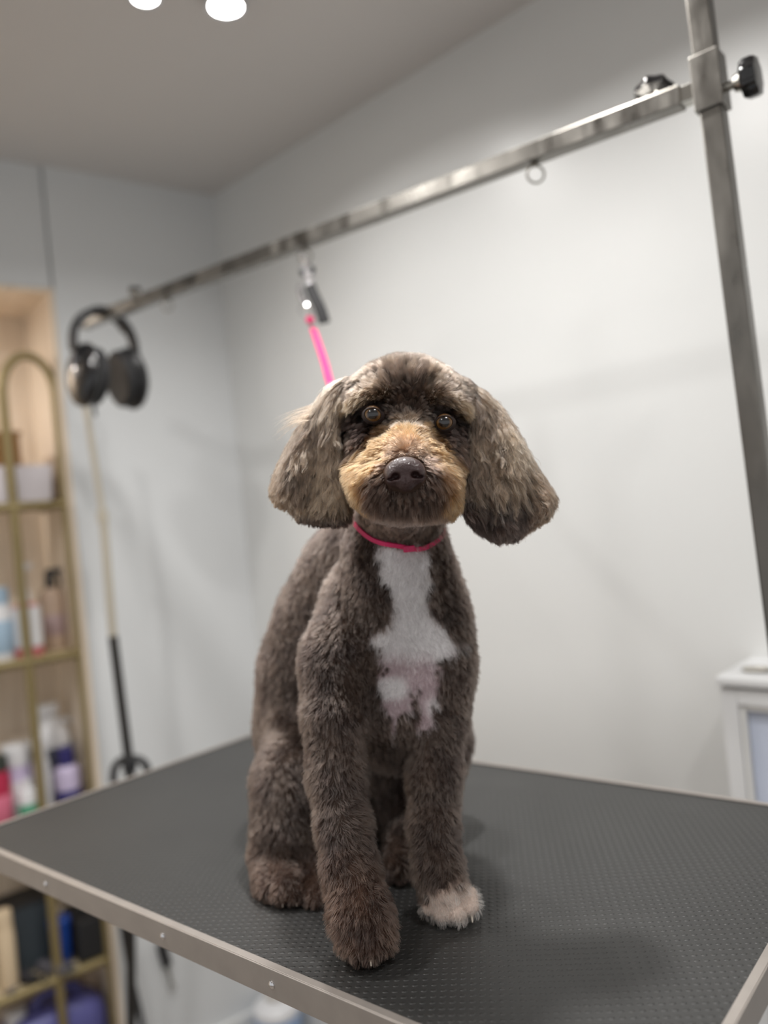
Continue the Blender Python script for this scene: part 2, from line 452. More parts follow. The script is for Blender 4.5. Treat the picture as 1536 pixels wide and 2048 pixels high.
noose = thing('grooming_noose', 'pink nylon noose clipped to the crossbar and looped round the dog\'s neck', 'noose', at(615, 590, DR))
link(at(603, 590, DR+.004), .005, .016, .0016, .5, -.15, 'snap_hook', par=noose)
link(at(612, 622, DR+.004), .010, .011, .0018, .1, -.15, 'snap_ring', par=noose)
MB().tube([at(600, 566, DR+.004), at(603, 585, DR+.004), at(609, 612, DR+.004)], .0028, n=10).build('snap_body', m_chrome, noose, smooth=True)
MB().lathe(at(620, 640, DR-.01), [(.003, -.006), (.0065, -.005), (.0072, 0), (.0065, .005), (.003, .006)], axis=(.25, 0, 1), n=16).build('pink_bead', m_pink, noose, smooth=True)
MB().cyl(at(622, 648, DR-.012), at(627, 660, DR-.02), .0032).build('crimp', m_chrome, noose, smooth=True)
sp = bez([at(626, 657, DR-.02), at(637, 688, 1.30), at(650, 728, 1.18), at(660, 765, 1.09), at(690, 850, .99), at(735, 960, .93), at(765, 1010, .905)], 40)
MB().tube(sp, .01, flat=(.0052, .0011, (1, .35, 0))).build('pink_strap', m_pink, noose)

# ------------------------------------------------------------------ ear defenders hung over the end of the bar
hp0 = bp_(1.335, 0, .0125)
side = np.array([.62, .78, 0]); side /= np.linalg.norm(side)
outd = np.array([side[1], -side[0], 0])
head = thing('ear_defenders', 'black over-ear headset hung over the left end of the steel crossbar', 'headphones', hp0-np.array([0, 0, .20]))
def hpp(s, z, o=0.0): return hp0+side*s+outd*o+np.array([0, 0, z])
arc = [hpp(math.sin(a)*.078, (math.cos(a)-1)*.085+.004, 0) for a in np.linspace(-1.75, 1.75, 27)]
MB().tube(arc, .01, flat=(.013, .0055, outd)).build('headband', m_blackmat, head, bevel=.002)
arc2 = [hpp(math.sin(a)*.069, (math.cos(a)-1)*.080-.004, 0) for a in np.linspace(-1.0, 1.0, 17)]
MB().tube(arc2, .01, flat=(.011, .004, outd)).build('headband_pad', m_dark, head, bevel=.002)
for sg in (-1, 1):
    y0 = hpp(sg*.077, -.10); y1 = hpp(sg*.080, -.135)
    MB().tube([y0, (y0+y1)/2+side*sg*.004, y1], .0035, n=8).build('wire_yoke', m_chrome, head, smooth=True)
    c = hpp(sg*.048, -.150)
    A = side*sg+np.array([0, 0, .10])
    cup = MB().lathe(c, [(.050, -.006), (.058, .0), (.062, .008), (.060, .018), (.050, .027), (.032, .031), (.004, .0315)], axis=A, n=36, sx=1.16, sy=.94, xdir=(0, 0, 1)).build('ear_cup', m_dark_gloss if sg < 0 else m_dark, head, smooth=True)
    MB().lathe(c, [(.034, -.024), (.049, -.026), (.057, -.019), (.057, -.010), (.050, -.004)], axis=A, n=36, sx=1.14, sy=.92, xdir=(0, 0, 1)).build('ear_cushion', m_blackmat, head, smooth=True)
    if sg < 0:
        for dz, r in ((.028, .011), (-.002, .013)):
            cc = c+np.array([0, 0, dz])+A/np.linalg.norm(A)*(.0305)
            MB().lathe(cc, [(r, -.006), (r, .001), (r*.8, .002)], axis=A, n=20).build('round_button', mat('charcoal_button', (50, 52, 58), rough=.4), cup, smooth=True)
w0 = at(186, 800, 1.72)
MB().tube([w0, at(188, 815, 1.72), at(191, 832, 1.725)], .0035, n=8).build('boom_stub', m_dark, head, smooth=True)

# ------------------------------------------------------------------ pole stand beyond the table, cable beneath
DS = 1.93
m_polelight = mat('pale_satin_metal', (196, 188, 172), rough=.3, metal=.6)
m_poledark = mat('dark_satin_metal', (58, 56, 54), rough=.3, metal=.7)
pf = at(266, 1560, DS)
stand = thing('light_stand', 'slim telescopic pole stand with pale upper tube standing between table and alcove', 'stand', (pf[0], pf[1], 0))
MB().cyl(at(170, 800, DS), at(206, 1032, DS), .0075).build('upper_tube', m_polelight, stand, smooth=True)
MB().cyl(at(204, 1022, DS), at(207, 1046, DS), .013).build('collar', m_polelight, stand, smooth=True)
MB().cyl(at(207, 1040, DS), at(226, 1275, DS), .010).build('middle_tube', m_polelight, stand, smooth=True)
MB().cyl(at(226, 1272, DS), at(257, 1515, DS), .0115).build('lower_tube', m_poledark, stand, smooth=True)
hub = at(258, 1520, DS)
MB().lathe(hub-np.array([0, 0, .03]), [(.012, 0), (.017, .004), (.017, .03), (.011, .04)]).build('hub', m_dark, stand, smooth=True)
for an in (175, 5):
    d = np.array([math.cos(math.radians(an)), math.sin(math.radians(an)), 0])
    q = bez([hub+d*.004+np.array([0, 0, .004]), hub+d*.024-np.array([0, 0, .002]), hub+d*.038-np.array([0, 0, .018]), hub+d*.044-np.array([0, 0, .05])], 16)
    MB().tube(q, .0095, n=10).build('hub_bracket', m_dark, stand, smooth=True)
pm_ = at(262, 1950, DS)-hub; ft_ = hub+pm_*(hub[2]/-pm_[2]); ft_[2] = .02
MB().cyl(hub-np.array([0, 0, .02]), ft_, .0115).build('bottom_tube', m_poledark, stand, smooth=True)
MB().lathe((ft_[0], ft_[1], 0), [(.12, 0), (.12, .012), (.10, .02), (.014, .026), (.014, .05)], n=40).build('round_foot', m_dark, stand, smooth=True)
DCb = 2.05
MB().tube(bez([at(238, 1800, DCb), at(246, 1860, DCb), at(262, 1950, DCb), at(280, 2030, DCb), at(291, 2090, DCb), at(300, 2150, DCb)]), .008, n=10).build('power_cable', m_dark, None, smooth=True)
tag(bpy.data.objects['power_cable'], 'black cable running down beside the gold shelf below the table edge', 'cable')

# short black strap hanging on the white wall under the table
hb = LP(327, 1890, -.012)
hk = thing('hanging_clip_strap', 'small black strap with a metal clip hung on the white wall below the table', 'strap', LP(327, 1890, -.01))
MB().tube([LP(322, 1886, -.012), LP(328, 1910, -.012), LP(335, 1932, -.012)], .01, flat=(.012, .004, eL.tolist()+[0])).build('strap', m_blackmat, hk)
MB().tube([LP(335, 1934, -.012), LP(339, 1950, -.012), LP(342, 1966, -.012)], .004, n=8).build('clip', m_steel2, hk, smooth=True)
link(LP(344, 1974, -.012), .007, .009, .002, aL, 0, 'clip_ring', m_steel2, hk)
MB().lathe(LP(321, 1882, .0), [(.006, 0), (.006, .014), (.008, .016)], axis=(-nL[0], -nL[1], 0), n=12).build('wall_peg', m_steel2, hk, smooth=True)

# ------------------------------------------------------------------ arched gold shelf in the alcove
m_gold = mat('antique_gold_metal', (140, 125, 86), rough=.42, metal=.35)
m_shelfw = mat('pale_oak_board', (196, 180, 150), rough=.6, noise=.08, nscale=20)
F0, F1 = .035, .255
def SP(s, off, z): c = K+eL*s+nL*off; return np.array([c[0], c[1], z])
def s_of(p, off): return float((np.array(p[:2])-K-nL*off) @ eL)
sRt = s_of(LP(150, 1200, F0), F0); sLt = s_of(LP(45, 1200, F0), F0)
s_end = sLt+.26+(sLt-sRt)
zArc = LP(62, 712, F0)[2]
r_ = (sLt-sRt)/2
shelf = thing('arched_shelf', 'tall gold metal shelf unit with an arched top standing in the beige alcove', 'shelf', SP((sRt+s_end)/2, .15, 0))
def arch(s0, s1, off, ztop, name='arched_frame'):
    rr = (s1-s0)/2; zc = ztop-rr*1.55
    pts = [SP(s0, off, 0)]+[SP(s0, off, zc*k) for k in (.3, .6, .9)]
    pts += [SP((s0+s1)/2-math.cos(a)*rr, off, zc+math.sin(a)*rr*1.55) for a in np.linspace(0, math.pi, 25)]
    pts += [SP(s1, off, zc*k) for k in (.9, .6, .3)]+[SP(s1, off, 0)]
    return MB().tube(pts, .0115, n=10).build(name, m_gold, shelf, smooth=True)
arch(sRt, sLt, F0, zArc)
arch(sLt+.26, sLt+.26+(sLt-sRt), F0, zArc)
zS = [LP(60, 1012, F0)[2], LP(80, 1320, F0)[2], LP(100, 1655, F0)[2], LP(100, 1965, F0)[2], .06]
for z in zS:
    a0, a1 = sRt, s_end
    MB().tube([SP(a0, F0, z), SP(a1, F0, z)], .012, n=10).tube([SP(a0, F0, z), SP(a0, F1+.022, z)], .008, n=10).build('shelf_rail', m_gold, shelf, smooth=True)
    MB().box(*slab(eL, nL, a0+.004, a1, F0, F0+.20, z-.004, z+.008)).build('shelf_board', m_shelfw, shelf)
TOP = .009
# ---- things on the shelf
def base_on(px, off, iz):
    """point on shelf iz at picture column px (row of the shelf front), moved back by off"""
    o = F0+off; z = zS[iz]+TOP
    y = 1000.0
    for _ in range(12):
        p = LP(px, y, o); q = proj(p+np.array([0, 0, z-p[2]])); y = float(q[1])
    return np.array([*LP(px, y, o)[:2], z])
def bottle(name, label, cat, p, r, h, m_body, m_cap, m_label=None, neck=.35, caph=.03, group=None, lab=(.25, .7), shoulder=.12, trigger=None, sq=1.0):
    t = thing(name, label, cat, p, group)
    hb_ = h-caph
    MB().lathe(p, [(r*.9, 0), (r, .006), (r, hb_*(1-shoulder)-.004), (r*.93, hb_*(1-shoulder*.6)), (r*neck*1.15, hb_*.985), (r*neck, hb_)], n=26, sy=sq, xdir=(eL[0], eL[1], 0)).build('body', m_body, t, smooth=True)
    MB().lathe(p, [(r*neck*1.1, hb_-.002), (r*neck*1.15, hb_+.002), (r*neck*1.1, h-.002), (r*neck, h)], n=20).build('cap', m_cap, t, smooth=True)
    if m_label:
        MB().lathe(p, [(r*.99, h*lab[0]), (r*1.012, h*lab[0]+.001), (r*1.012, h*lab[1]), (r*.99, h*lab[1]+.001)], n=26, sy=sq, xdir=(eL[0], eL[1], 0)).build('label_band', m_label, t, smooth=True)
    if trigger:
        d = np.array([-nL[0], -nL[1], 0])*.25-np.array([eL[0], eL[1], 0])
        d /= np.linalg.norm(d)
        top = p+np.array([0, 0, h])
        pr = [top+np.array([0, 0, 0])-d*.010, top-d*.012+np.array([0, 0, .022]), top-d*.004+np.array([0, 0, .032]), top+d*.04+np.array([0, 0, .032]), top+d*.044+np.array([0, 0, .022]), top+d*.012+np.array([0, 0, .014]), top+d*.010]
        w = np.cross(d, [0, 0, 1])*.018
        MB().poly([q-w/2 for q in pr], w).build('spray_head', trigger, t, bevel=.002)
        MB().tube([top+d*.018+np.array([0, 0, .018]), top+d*.026-np.array([0, 0, .002]), top+d*.022-np.array([0, 0, .022])], .004, n=8).build('trigger', trigger, t, smooth=True)
    return t
def M_(n, c, r=.35, **k): return mat(n, c, rough=r, **k)
m_wp = M_('white_plastic', (226, 226, 228)); m_lil = M_('lilac_plastic', (196, 184, 212)); m_navy = M_('navy_plastic', (48, 44, 104))
m_pinkl = M_('rose_pink_liquid', (214, 128, 132)); m_red = M_('crimson_plastic', (176, 40, 72)); m_blueb = M_('pale_blue_plastic', (160, 184, 204))
m_green = M_('green_print', (70, 150, 116)); m_black = m_dark; m_beige = M_('frosted_beige', (186, 164, 146), .25); m_char = M_('charcoal_print', (72, 76, 90))
m_purple = M_('violet_blue_plastic', (96, 96, 156), .4); m_tan = M_('brown_card', (148, 108, 62), .7); m_tray = M_('white_tray', (214, 208, 212), .4)
m_roy = M_('royal_blue_plastic', (20, 66, 150)); m_cream = M_('cream_plastic', (222, 200, 168), .4); m_grey = M_('mid_grey_plastic', (96, 94, 100), .5)
# top shelf: white tray with brown box
p = base_on(0, .10, 0)
rt = Matrix(((eL[0], nL[0], 0), (eL[1], nL[1], 0), (0, 0, 1)))
tray = thing('storage_tray', 'white plastic tray box on the highest gold shelf, holding up a brown box', 'tray', p)
def tray_mb(w, d, h, t=.004):
    mb = MB(); q = []
    for k, (s, z) in enumerate(((.94, 0), (1.0, h), (.965, h), (.91, t))):
        q.append([mb.bm.verts.new(Vector(p)+Vector((eL[0], eL[1], 0))*a*w/2*s+Vector((nL[0], nL[1], 0))*b*d/2*s+Vector((0, 0, z))) for a, b in ((-1, -1), (1, -1), (1, 1), (-1, 1))])
    return mb.skin(q)
tray_mb(.235, .17, .098).build('tray_body', m_tray, tray, bevel=.003)
MB().box(p+np.array([0, 0, .094]), (.232, .168, .006), rt, bevel=.002).build('lid', m_tray, tray)
bxp = p+np.array([eL[0], eL[1], 0])*.025+np.array([0, 0, .098])
bx = thing('cardboard_box', 'small brown box lying on top of the white tray on the highest shelf', 'box', bxp)
MB().box(bxp+np.array([0, 0, .043]), (.150, .12, .084), rt, bevel=.003).build('carton', m_tan, bx)
MB().box(bxp+np.array([0, 0, .0865]), (.159, .124, .010), rt, bevel=.002).build('carton_lid', m_tan, bx)
# second shelf
bottle('shampoo_bottle', 'pale blue bottle on the second gold shelf, left of the rose pink one', 'bottle', base_on(6, .05, 1), .031, .185, m_wp, m_blueb, m_blueb, neck=.8, caph=.04, lab=(.1, .55))
bottle('pump_bottle', 'rose pink bottle with white label and tall white pump on the second shelf', 'bottle', base_on(60, .05, 1), .036, .17, m_pinkl, m_wp, m_wp, caph=.03, lab=(.15, .75))
pt = bpy.data.objects['pump_bottle']; p0 = np.array(pt.location)
MB().cyl(p0+np.array([0, 0, .165]), p0+np.array([0, 0, .225]), .009).box(p0+np.array([0, 0, .232])+np.array([*(-eL*.008), 0]), (.03, .018, .014), rt, bevel=.003).build('pump_head', m_wp, pt)
bottle('spray_bottle', 'frosted beige bottle with black trigger spray head on the second shelf', 'bottle', base_on(112, .12, 1), .033, .185, m_beige, m_black, M_('mauve_print', (168, 146, 146)), trigger=m_black, caph=.018, lab=(.2, .5))
# third shelf, partly behind the table edge
T3 = 2
bottle('conditioner_bottle', 'crimson bottle with dark cap at the left edge of the third shelf', 'bottle', base_on(2, .05, T3), .033, .19, m_red, M_('dark_green_cap', (56, 62, 56)), M_('pink_print', (206, 108, 132)), neck=.8, caph=.035, lab=(.15, .5))
bottle('shampoo_tub', 'white and lilac round tub with wide white lid on the third shelf', 'bottle', base_on(44, .09, T3), .038, .20, m_lil, m_wp, m_wp, neck=.86, caph=.05, lab=(.1, .55))
bottle('lotion_bottle', 'small white bottle with green printed band at the front of the third shelf', 'bottle', base_on(62, .028, T3), .024, .12, m_wp, m_wp, m_green, caph=.02, lab=(.15, .5))
bottle('white_bottle', 'tall slim white bottle beside the white jug on the third shelf', 'bottle', base_on(92, .045, T3), .022, .19, m_wp, m_wp, None, neck=.7, caph=.03)
# white jug with charcoal print and handle
p = base_on(112, .15, T3)
jug = thing('white_jug', 'big white jug with charcoal print, the tallest container on the third shelf', 'jug', p)
MB().lathe(p, [(.05, 0), (.054, .008), (.054, .17), (.048, .20), (.03, .225), (.024, .235), (.024, .25)], n=4*8, sy=.8, xdir=(eL[0], eL[1], 0)).build('body', m_wp, jug, smooth=True)
MB().lathe(p, [(.028, .248), (.030, .25), (.030, .272), (.026, .275)]).build('cap', m_wp, jug, smooth=True)
MB().lathe(p, [(.0545, .10), (.0552, .101), (.0552, .16), (.0545, .161)], n=32, sy=.8, xdir=(eL[0], eL[1], 0)).build('label_band', m_char, jug, smooth=True)
hd = np.array([-eL[0], -eL[1], 0])
MB().tube(bez([p+hd*.028+np.array([0, 0, .225]), p+hd*.062+np.array([0, 0, .215]), p+hd*.072+np.array([0, 0, .17]), p+hd*.052+np.array([0, 0, .13])], 16), .007, n=10).build('handle', m_wp, jug, smooth=True)
bottle('mousse_bottle', 'lilac bottle with navy blue base and cap on the third shelf beside the gold post', 'bottle', base_on(142, .035, T3), .031, .175, m_lil, m_navy, m_navy, neck=.6, caph=.045, lab=(.05, .38))
# fourth shelf, seen below the table edge
T4 = 3
bottle('cream_tube', 'cream coloured tall bottle on the fourth shelf below the table corner', 'bottle', base_on(20, .04, T4), .022, .19, m_cream, m_cream, None, neck=.8, caph=.04)
p = base_on(58, .12, T4)
bin_ = thing('black_caddy', 'dark plastic caddy standing at the back of the fourth shelf', 'caddy', p)
MB().box(p+np.array([0, 0, .085]), (.12, .10, .165), rt, bevel=.006).build('body', M_('slate_plastic', (52, 60, 66), .5), bin_)
MB().box(p+np.array([0, 0, .172]), (.126, .106, .010), rt, bevel=.003).build('rim', m_blackmat, bin_)
p = base_on(126, .045, T4)
bb = thing('blue_comb_tub', 'royal blue plastic tub on the fourth shelf below the table edge', 'tub', p)
MB().lathe(p, [(.020, 0), (.024, .005), (.026, .10), (.022, .105)], n=24).build('body', m_roy, bb, smooth=True)
MB().lathe(p, [(.027, .10), (.028, .102), (.028, .118), (.024, .122)], n=24).build('lid', m_roy, bb, smooth=True)
p = base_on(178, .07, T4)
kb = thing('clipper_case', 'black hard case on the fourth shelf beside the gold post', 'case', p)
MB().box(p+np.array([0, 0, .055]), (.085, .14, .105), rt, bevel=.008).build('shell', m_blackmat, kb)
MB().box(p+np.array([0, 0, .113])+np.array([*(eL*0), 0]), (.06, .02, .012), rt, bevel=.004).build('handle', m_dark, kb)
tl = ['grey metal grooming comb lying on the fourth shelf, nearest its left end', 'grey grooming brush lying on the fourth shelf left of the centre',
      'grey scissors handle lying on the fourth shelf in front of the caddy', 'grey clipper lying on the fourth shelf right of the scissors']
for i, (px_, lb) in enumerate(zip((30, 58, 82, 108), tl)):
    p = base_on(px_, .018+.006*(i % 2), T4)
    q = thing(('metal_comb', 'grooming_brush', 'scissors', 'hair_clipper')[i], lb, ('comb', 'brush', 'scissors', 'clipper')[i], p)
    R2 = rt @ Matrix.Rotation(.5*(-1)**i, 3, 'Z')
    if i == 0:
        MB().box(p+np.array([0, 0, .004]), (.006, .055, .006), R2).build('spine', m_grey, q)
        mb = MB()
        for k in range(14):
            c = Vector(p)+R2 @ Vector((.010, -.024+k*.0037, .004)); mb.box(c, (.018, .0012, .0012), R2)
        mb.build('teeth', m_grey, q)
    elif i == 1:
        MB().box(p+np.array([0, 0, .009]), (.030, .045, .012), R2, bevel=.003).build('brush_head', m_blackmat, q)
        MB().box(Vector(p)+R2 @ Vector((0, .045, .009)), (.012, .05, .010), R2, bevel=.003).build('handle', m_grey, q)
        mb = MB()
        for a in range(5):
            for b in range(7):
                mb.box(Vector(p)+R2 @ Vector((-.011+a*.0055, -.018+b*.006, .022)), (.0008, .0008, .014), R2)
        mb.build('bristles', m_grey, q)
    elif i == 2:
        for sgn in (-1, 1):
            c = Vector(p)+Vector((0, 0, .004))+R2 @ Vector((.011*sgn, -.012, 0))
            MB().tube([c+R2 @ Vector((math.cos(a)*.009, math.sin(a)*.012, 0)) for a in np.linspace(0, 2*math.pi, 20)[:-1]], .0025, n=8, closed=True).build('finger_loop', m_black, q, smooth=True)
            MB().tube([c+R2 @ Vector((0, .012, 0)), c+R2 @ Vector((-.014*sgn, .075, 0))], .002, n=6).build('blade', m_steel2, q)
    else:
        MB().box(p+np.array([0, 0, .014]), (.034, .09, .026), R2, bevel=.008).build('body', m_grey, q)
        MB().box(Vector(p)+R2 @ Vector((0, -.052, .012)), (.036, .016, .010), R2, bevel=.002).build('blade', m_steel2, q)
# violet jerry can on the lowest shelf
p = base_on(120, .085, 4)
zt_ = LP(150, 1985, F0+.05)[2]
H_ = zt_-p[2]
can = thing('jerry_can', 'violet blue plastic jerry can standing on the lowest gold shelf', 'jerry can', p)
q_ = []
mb = MB()
for k, (s, z) in enumerate(((.93, 0), (1, .015), (1, H_*.72), (.95, H_*.84), (.70, H_*.93), (.62, H_*.94))):
    ring = []
    for i in range(32):
        a = 2*math.pi*i/32; ca, sa = math.cos(a), math.sin(a)
        x = math.copysign(abs(ca)**.45, ca)*.125*s; y = math.copysign(abs(sa)**.45, sa)*.075*(s if k < 4 else s*1.1)
        ring.append(mb.bm.verts.new(Vector(p)+Vector((eL[0], eL[1], 0))*x+Vector((nL[0], nL[1], 0))*y+Vector((0, 0, z))))
    q_.append(ring)
mb.skin(q_); mb.build('body', m_purple, can, smooth=True)
ee = np.array([eL[0], eL[1], 0])
MB().tube(bez([p-ee*.070+np.array([0, 0, H_*.90]), p-ee*.055+np.array([0, 0, H_*1.02]), p+ee*.02+np.array([0, 0, H_*1.04]), p+ee*.045+np.array([0, 0, H_*.93])], 18), .012, n=10).build('handle', m_purple, can, smooth=True)
MB().lathe(p+ee*.085+np.array([0, 0, H_*.87]), [(.024, 0), (.025, .002), (.025, .035), (.021, .038)], n=20).build('screw_cap', m_wp, can, smooth=True)

# ------------------------------------------------------------------ white canister by the wall under the table
p = LP(552, 2000, -.09); p[2] = 0
h_ = LP(552, 1982, -.09)[2]
cn = thing('white_canister', 'white plastic canister standing on the floor against the wall beneath the table', 'canister', p)
MB().lathe(p, [(.060, 0), (.065, .006), (.065, h_*.80), (.05, h_*.88), (.026, h_*.92)], n=28).build('body', m_wp, cn, smooth=True)
MB().lathe(p, [(.028, h_*.915), (.030, h_*.925), (.030, h_), (.026, h_+.002)], n=20).build('lid', M_('pale_grey_lid', (200, 196, 190)), cn, smooth=True)
MB().lathe(p, [(.0645, h_*.2), (.0658, h_*.205), (.0658, h_*.7), (.0645, h_*.705)], n=28).build('label_band', M_('pale_blue_print', (150, 176, 214)), cn, smooth=True)

# ------------------------------------------------------------------ white framed cabinet on the right wall
DO = -.16
c0 = RP(1432, 1352, DO); s0 = float((c0[:2]-K-nR*DO) @ eR); zc0 = c0[2]
cabw = .42; cabh = zc0-.02
cc = K+eR*(s0+cabw/2)+nR*(DO/2)
cab = thing('white_cabinet', 'low white panelled cabinet with glazed front standing against the right wall', 'cabinet', (cc[0], cc[1], 0))
m_cab = M_('white_cabinet_paint', (212, 213, 214), .4)
MB().box(*slab(eR, nR, s0+.008, s0+cabw-.008, DO+.022, -.001, .0, zc0-.014)).build('carcass', m_cab, cab)
MB().box(*slab(eR, nR, s0, s0+cabw, DO-.006, -.001, zc0-.014, zc0), bevel=.003).build('top', m_cab, cab)
z0c, z1c = .06, zc0-.018
fr = MB()
fw_ = .026
for a, b, c_, d_ in ((s0+.004, s0+.004+fw_, z0c, z1c), (s0+cabw-.004-fw_, s0+cabw-.004, z0c, z1c), (s0+.004+fw_, s0+cabw-.004-fw_, z1c-fw_, z1c), (s0+.004+fw_, s0+cabw-.004-fw_, z0c, z0c+fw_)):
    fr.box(*slab(eR, nR, a, b, DO, DO+.022, c_, d_), bevel=.0015)
door = fr.build('door', m_cab, cab)
s1, s2 = s0+.004+fw_, s0+cabw-.004-fw_
bd_ = MB()
for a, b, c_, d_ in ((s1, s1+.009, z0c+fw_, z1c-fw_), (s2-.009, s2, z0c+fw_, z1c-fw_), (s1+.009, s2-.009, z1c-fw_-.009, z1c-fw_), (s1+.009, s2-.009, z0c+fw_, z0c+fw_+.009)):
    bd_.box(*slab(eR, nR, a, b, DO+.003, DO+.016, c_, d_), bevel=.003)
bd_.build('glazing_bead', m_white, door)
MB().box(*slab(eR, nR, s1+.009, s2-.009, DO+.012, DO+.016, z0c+fw_+.009, z1c-fw_-.009)).build('glass_panel', mat('frosted_glass', (196, 204, 222), rough=.18, spec=.6), door)
hp = onz(1519, 1343, zc0)
lk = thing('metal_ring_clip', 'small grey metal ring lying on top of the white cabinet', 'ring', (hp[0], hp[1], zc0))
link((hp[0], hp[1], zc0+.0035), .020, .012, .003, aR, math.pi/2, 'ring', m_eye, lk)

# ------------------------------------------------------------------ unseen lamp added left of the view to warm the alcove
wl_ = K+eL*(SJ+.55)+nL*.17
wt = thing('added_alcove_lamp', 'unseen warm spotlight added under the top of the beige alcove', 'lamp', (wl_[0], wl_[1], Z_AL-.03))
MB().lathe((wl_[0], wl_[1], Z_AL-.03), [(.030, .004), (.034, 0), (.038, .006), (.038, .018)]).build('housing', m_chrome, wt, smooth=True)
MB().lathe((wl_[0], wl_[1], Z_AL-.03), [(.029, .001), (.029, .004)]).build('lamp_glass', m_glow, wt)
ld = bpy.data.lights.new('added_alcove_lamp_light', 'AREA'); ld.shape = 'DISK'; ld.size = .06; ld.energy = 3.2; ld.color = (1, .92, .84)
lo_ = bpy.data.objects.new('added_alcove_lamp_light', ld); COL.objects.link(lo_); lo_.location = (wl_[0], wl_[1], Z_AL-.04)

# ================================================================== the dog
H = .0025
_lo = np.array([-.215, .600, ZT-.010]); _hi = np.array([.225, 1.115, ZT+.560])
_n = np.ceil((_hi-_lo)/H).astype(int)+1
GX = [(_lo[i]+np.arange(_n[i])*H).astype(np.float32) for i in range(3)]
def newgrid(): return np.full(tuple(_n), .06, np.float32)
FURIN = .0055
def W(px, py, D, r, inset=FURIN): p = at(px, py, D); return (*p, r*D/F-inset)
def sub(lo, hi):
    sl = []
    for i in range(3):
        a = int(max(0, math.floor((lo[i]-_lo[i])/H))); b = int(min(_n[i], math.ceil((hi[i]-_lo[i])/H)+1)); sl.append(slice(a, max(a, b)))
    return tuple(sl)
def smin(a, b, k):
    h = np.clip(.5+.5*(b-a)/k, 0, 1)
    return b*(1-h)+a*h-k*h*(1-h)
MARG = .04
def put_cap(G, A, B, k):
    a = np.array(A[:3]); b = np.array(B[:3]); ra, rb = A[3], B[3]
    m_ = max(ra, rb)+MARG
    sl = sub(np.minimum(a, b)-m_, np.maximum(a, b)+m_)
    X = GX[0][sl[0]][:, None, None]; Y = GX[1][sl[1]][None, :, None]; Z = GX[2][sl[2]][None, None, :]
    ab = b-a; L2 = float(ab @ ab)+1e-12
    t = np.clip(((X-a[0])*ab[0]+(Y-a[1])*ab[1]+(Z-a[2])*ab[2])/L2, 0, 1)
    d = np.sqrt((X-a[0]-t*ab[0])**2+(Y-a[1]-t*ab[1])**2+(Z-a[2]-t*ab[2])**2)-(ra+(rb-ra)*t)
    G[sl] = smin(G[sl], d.astype(np.float32), k)
def put_chain(G, pts, k=.018):
    P_ = [W(*p) for p in pts]
    if len(P_) == 1: put_cap(G, P_[0], P_[0], k)
    for a, b in zip(P_[:-1], P_[1:]): put_cap(G, a, b, k)
def put_ell(G, c, r, k=.012):
    c = np.array(c); r = np.array(r); m_ = r+MARG
    sl = sub(c-m_, c+m_)
    X = (GX[0][sl[0]][:, None, None]-c[0]); Y = (GX[1][sl[1]][None, :, None]-c[1]); Z = (GX[2][sl[2]][None, None, :]-c[2])
    k0 = np.sqrt((X/r[0])**2+(Y/r[1])**2+(Z/r[2])**2); k1 = np.sqrt((X/r[0]**2)**2+(Y/r[1]**2)**2+(Z/r[2]**2)**2)+1e-9
    d = k0*(k0-1)/k1
    G[sl] = smin(G[sl], d.astype(np.float32), k)
def cut_sph(G, c, r, k):
    sl = sub(np.array(c)-r-MARG, np.array(c)+r+MARG)
    X = GX[0][sl[0]][:, None, None]-c[0]; Y = GX[1][sl[1]][None, :, None]-c[1]; Z = GX[2][sl[2]][None, None, :]-c[2]
    d = (np.sqrt(X*X+Y*Y+Z*Z)-r).astype(np.float32)
    G[sl] = -smin(-G[sl], d, k)
def poly_sd(px, py, V):
    V = np.array(V, float); n = len(V)
    d = np.full(px.shape, 1e9); s = np.ones(px.shape, bool)*False
    for i in range(n):
        a, b = V[i], V[(i+1) % n]; e = b-a
        wx, wy = px-a[0], py-a[1]
        t = np.clip((wx*e[0]+wy*e[1])/(e @ e), 0, 1)
        d = np.minimum(d, (wx-e[0]*t)**2+(wy-e[1]*t)**2)
        c = ((a[1] > py) != (b[1] > py)) & (px < (b[0]-a[0])*(py-a[1])/(b[1]-a[1]+1e-12)+a[0])
        s ^= c
    d = np.sqrt(d); return np.where(s, -d, d)

# ---- body
GB = newgrid()
put_chain(GB, [(795, 1035, .80, 84), (792, 1110, .81, 98), (802, 1200, .83, 119), (802, 1300, .845, 136), (796, 1395, .85, 130), (790, 1450, .86, 88)], .03)
put_chain(GB, [(745, 1060, .88, 82), (705, 1150, .93, 98), (668, 1240, .97, 108), (645, 1340, 1.0, 119), (640, 1450, 1.02, 122), (650, 1545, 1.02, 112)], .035)
put_chain(GB, [(705, 1210, .84, 66), (684, 1320, .81, 78), (668, 1430, .78, 67)], .03)                                     # shoulder
put_chain(GB, [(667, 1430, .78, 66), (673, 1550, .765, 61), (687, 1650, .745, 58), (701, 1740, .725, 60), (722, 1830, .70, 66), (730, 1862, .695, 66)], .012)
for q in ((692, 1890, .683, 27), (717, 1902, .676, 29), (746, 1902, .676, 29), (775, 1886, .685, 27)):
    put_chain(GB, [(q[0], q[1]-22, .70, 26), q], .006)
put_chain(GB, [(868, 1235, .82, 66), (884, 1330, .81, 60), (880, 1430, .80, 58)], .02)
put_chain(GB, [(880, 1430, .80, 57), (868, 1550, .79, 56), (866, 1650, .775, 53), (874, 1730, .76, 52), (890, 1785, .75, 54)], .012)
for q in ((857, 1818, .742, 25), (884, 1830, .735, 27), (916, 1830, .733, 28), (944, 1814, .74, 27)):
    put_chain(GB, [(q[0]-3, q[1]-26, .757, 26), q], .006)
put_chain(GB, [(615, 1480, .95, 92), (596, 1570, .90, 92), (580, 1650, .875, 78)], .02)                                     # thigh
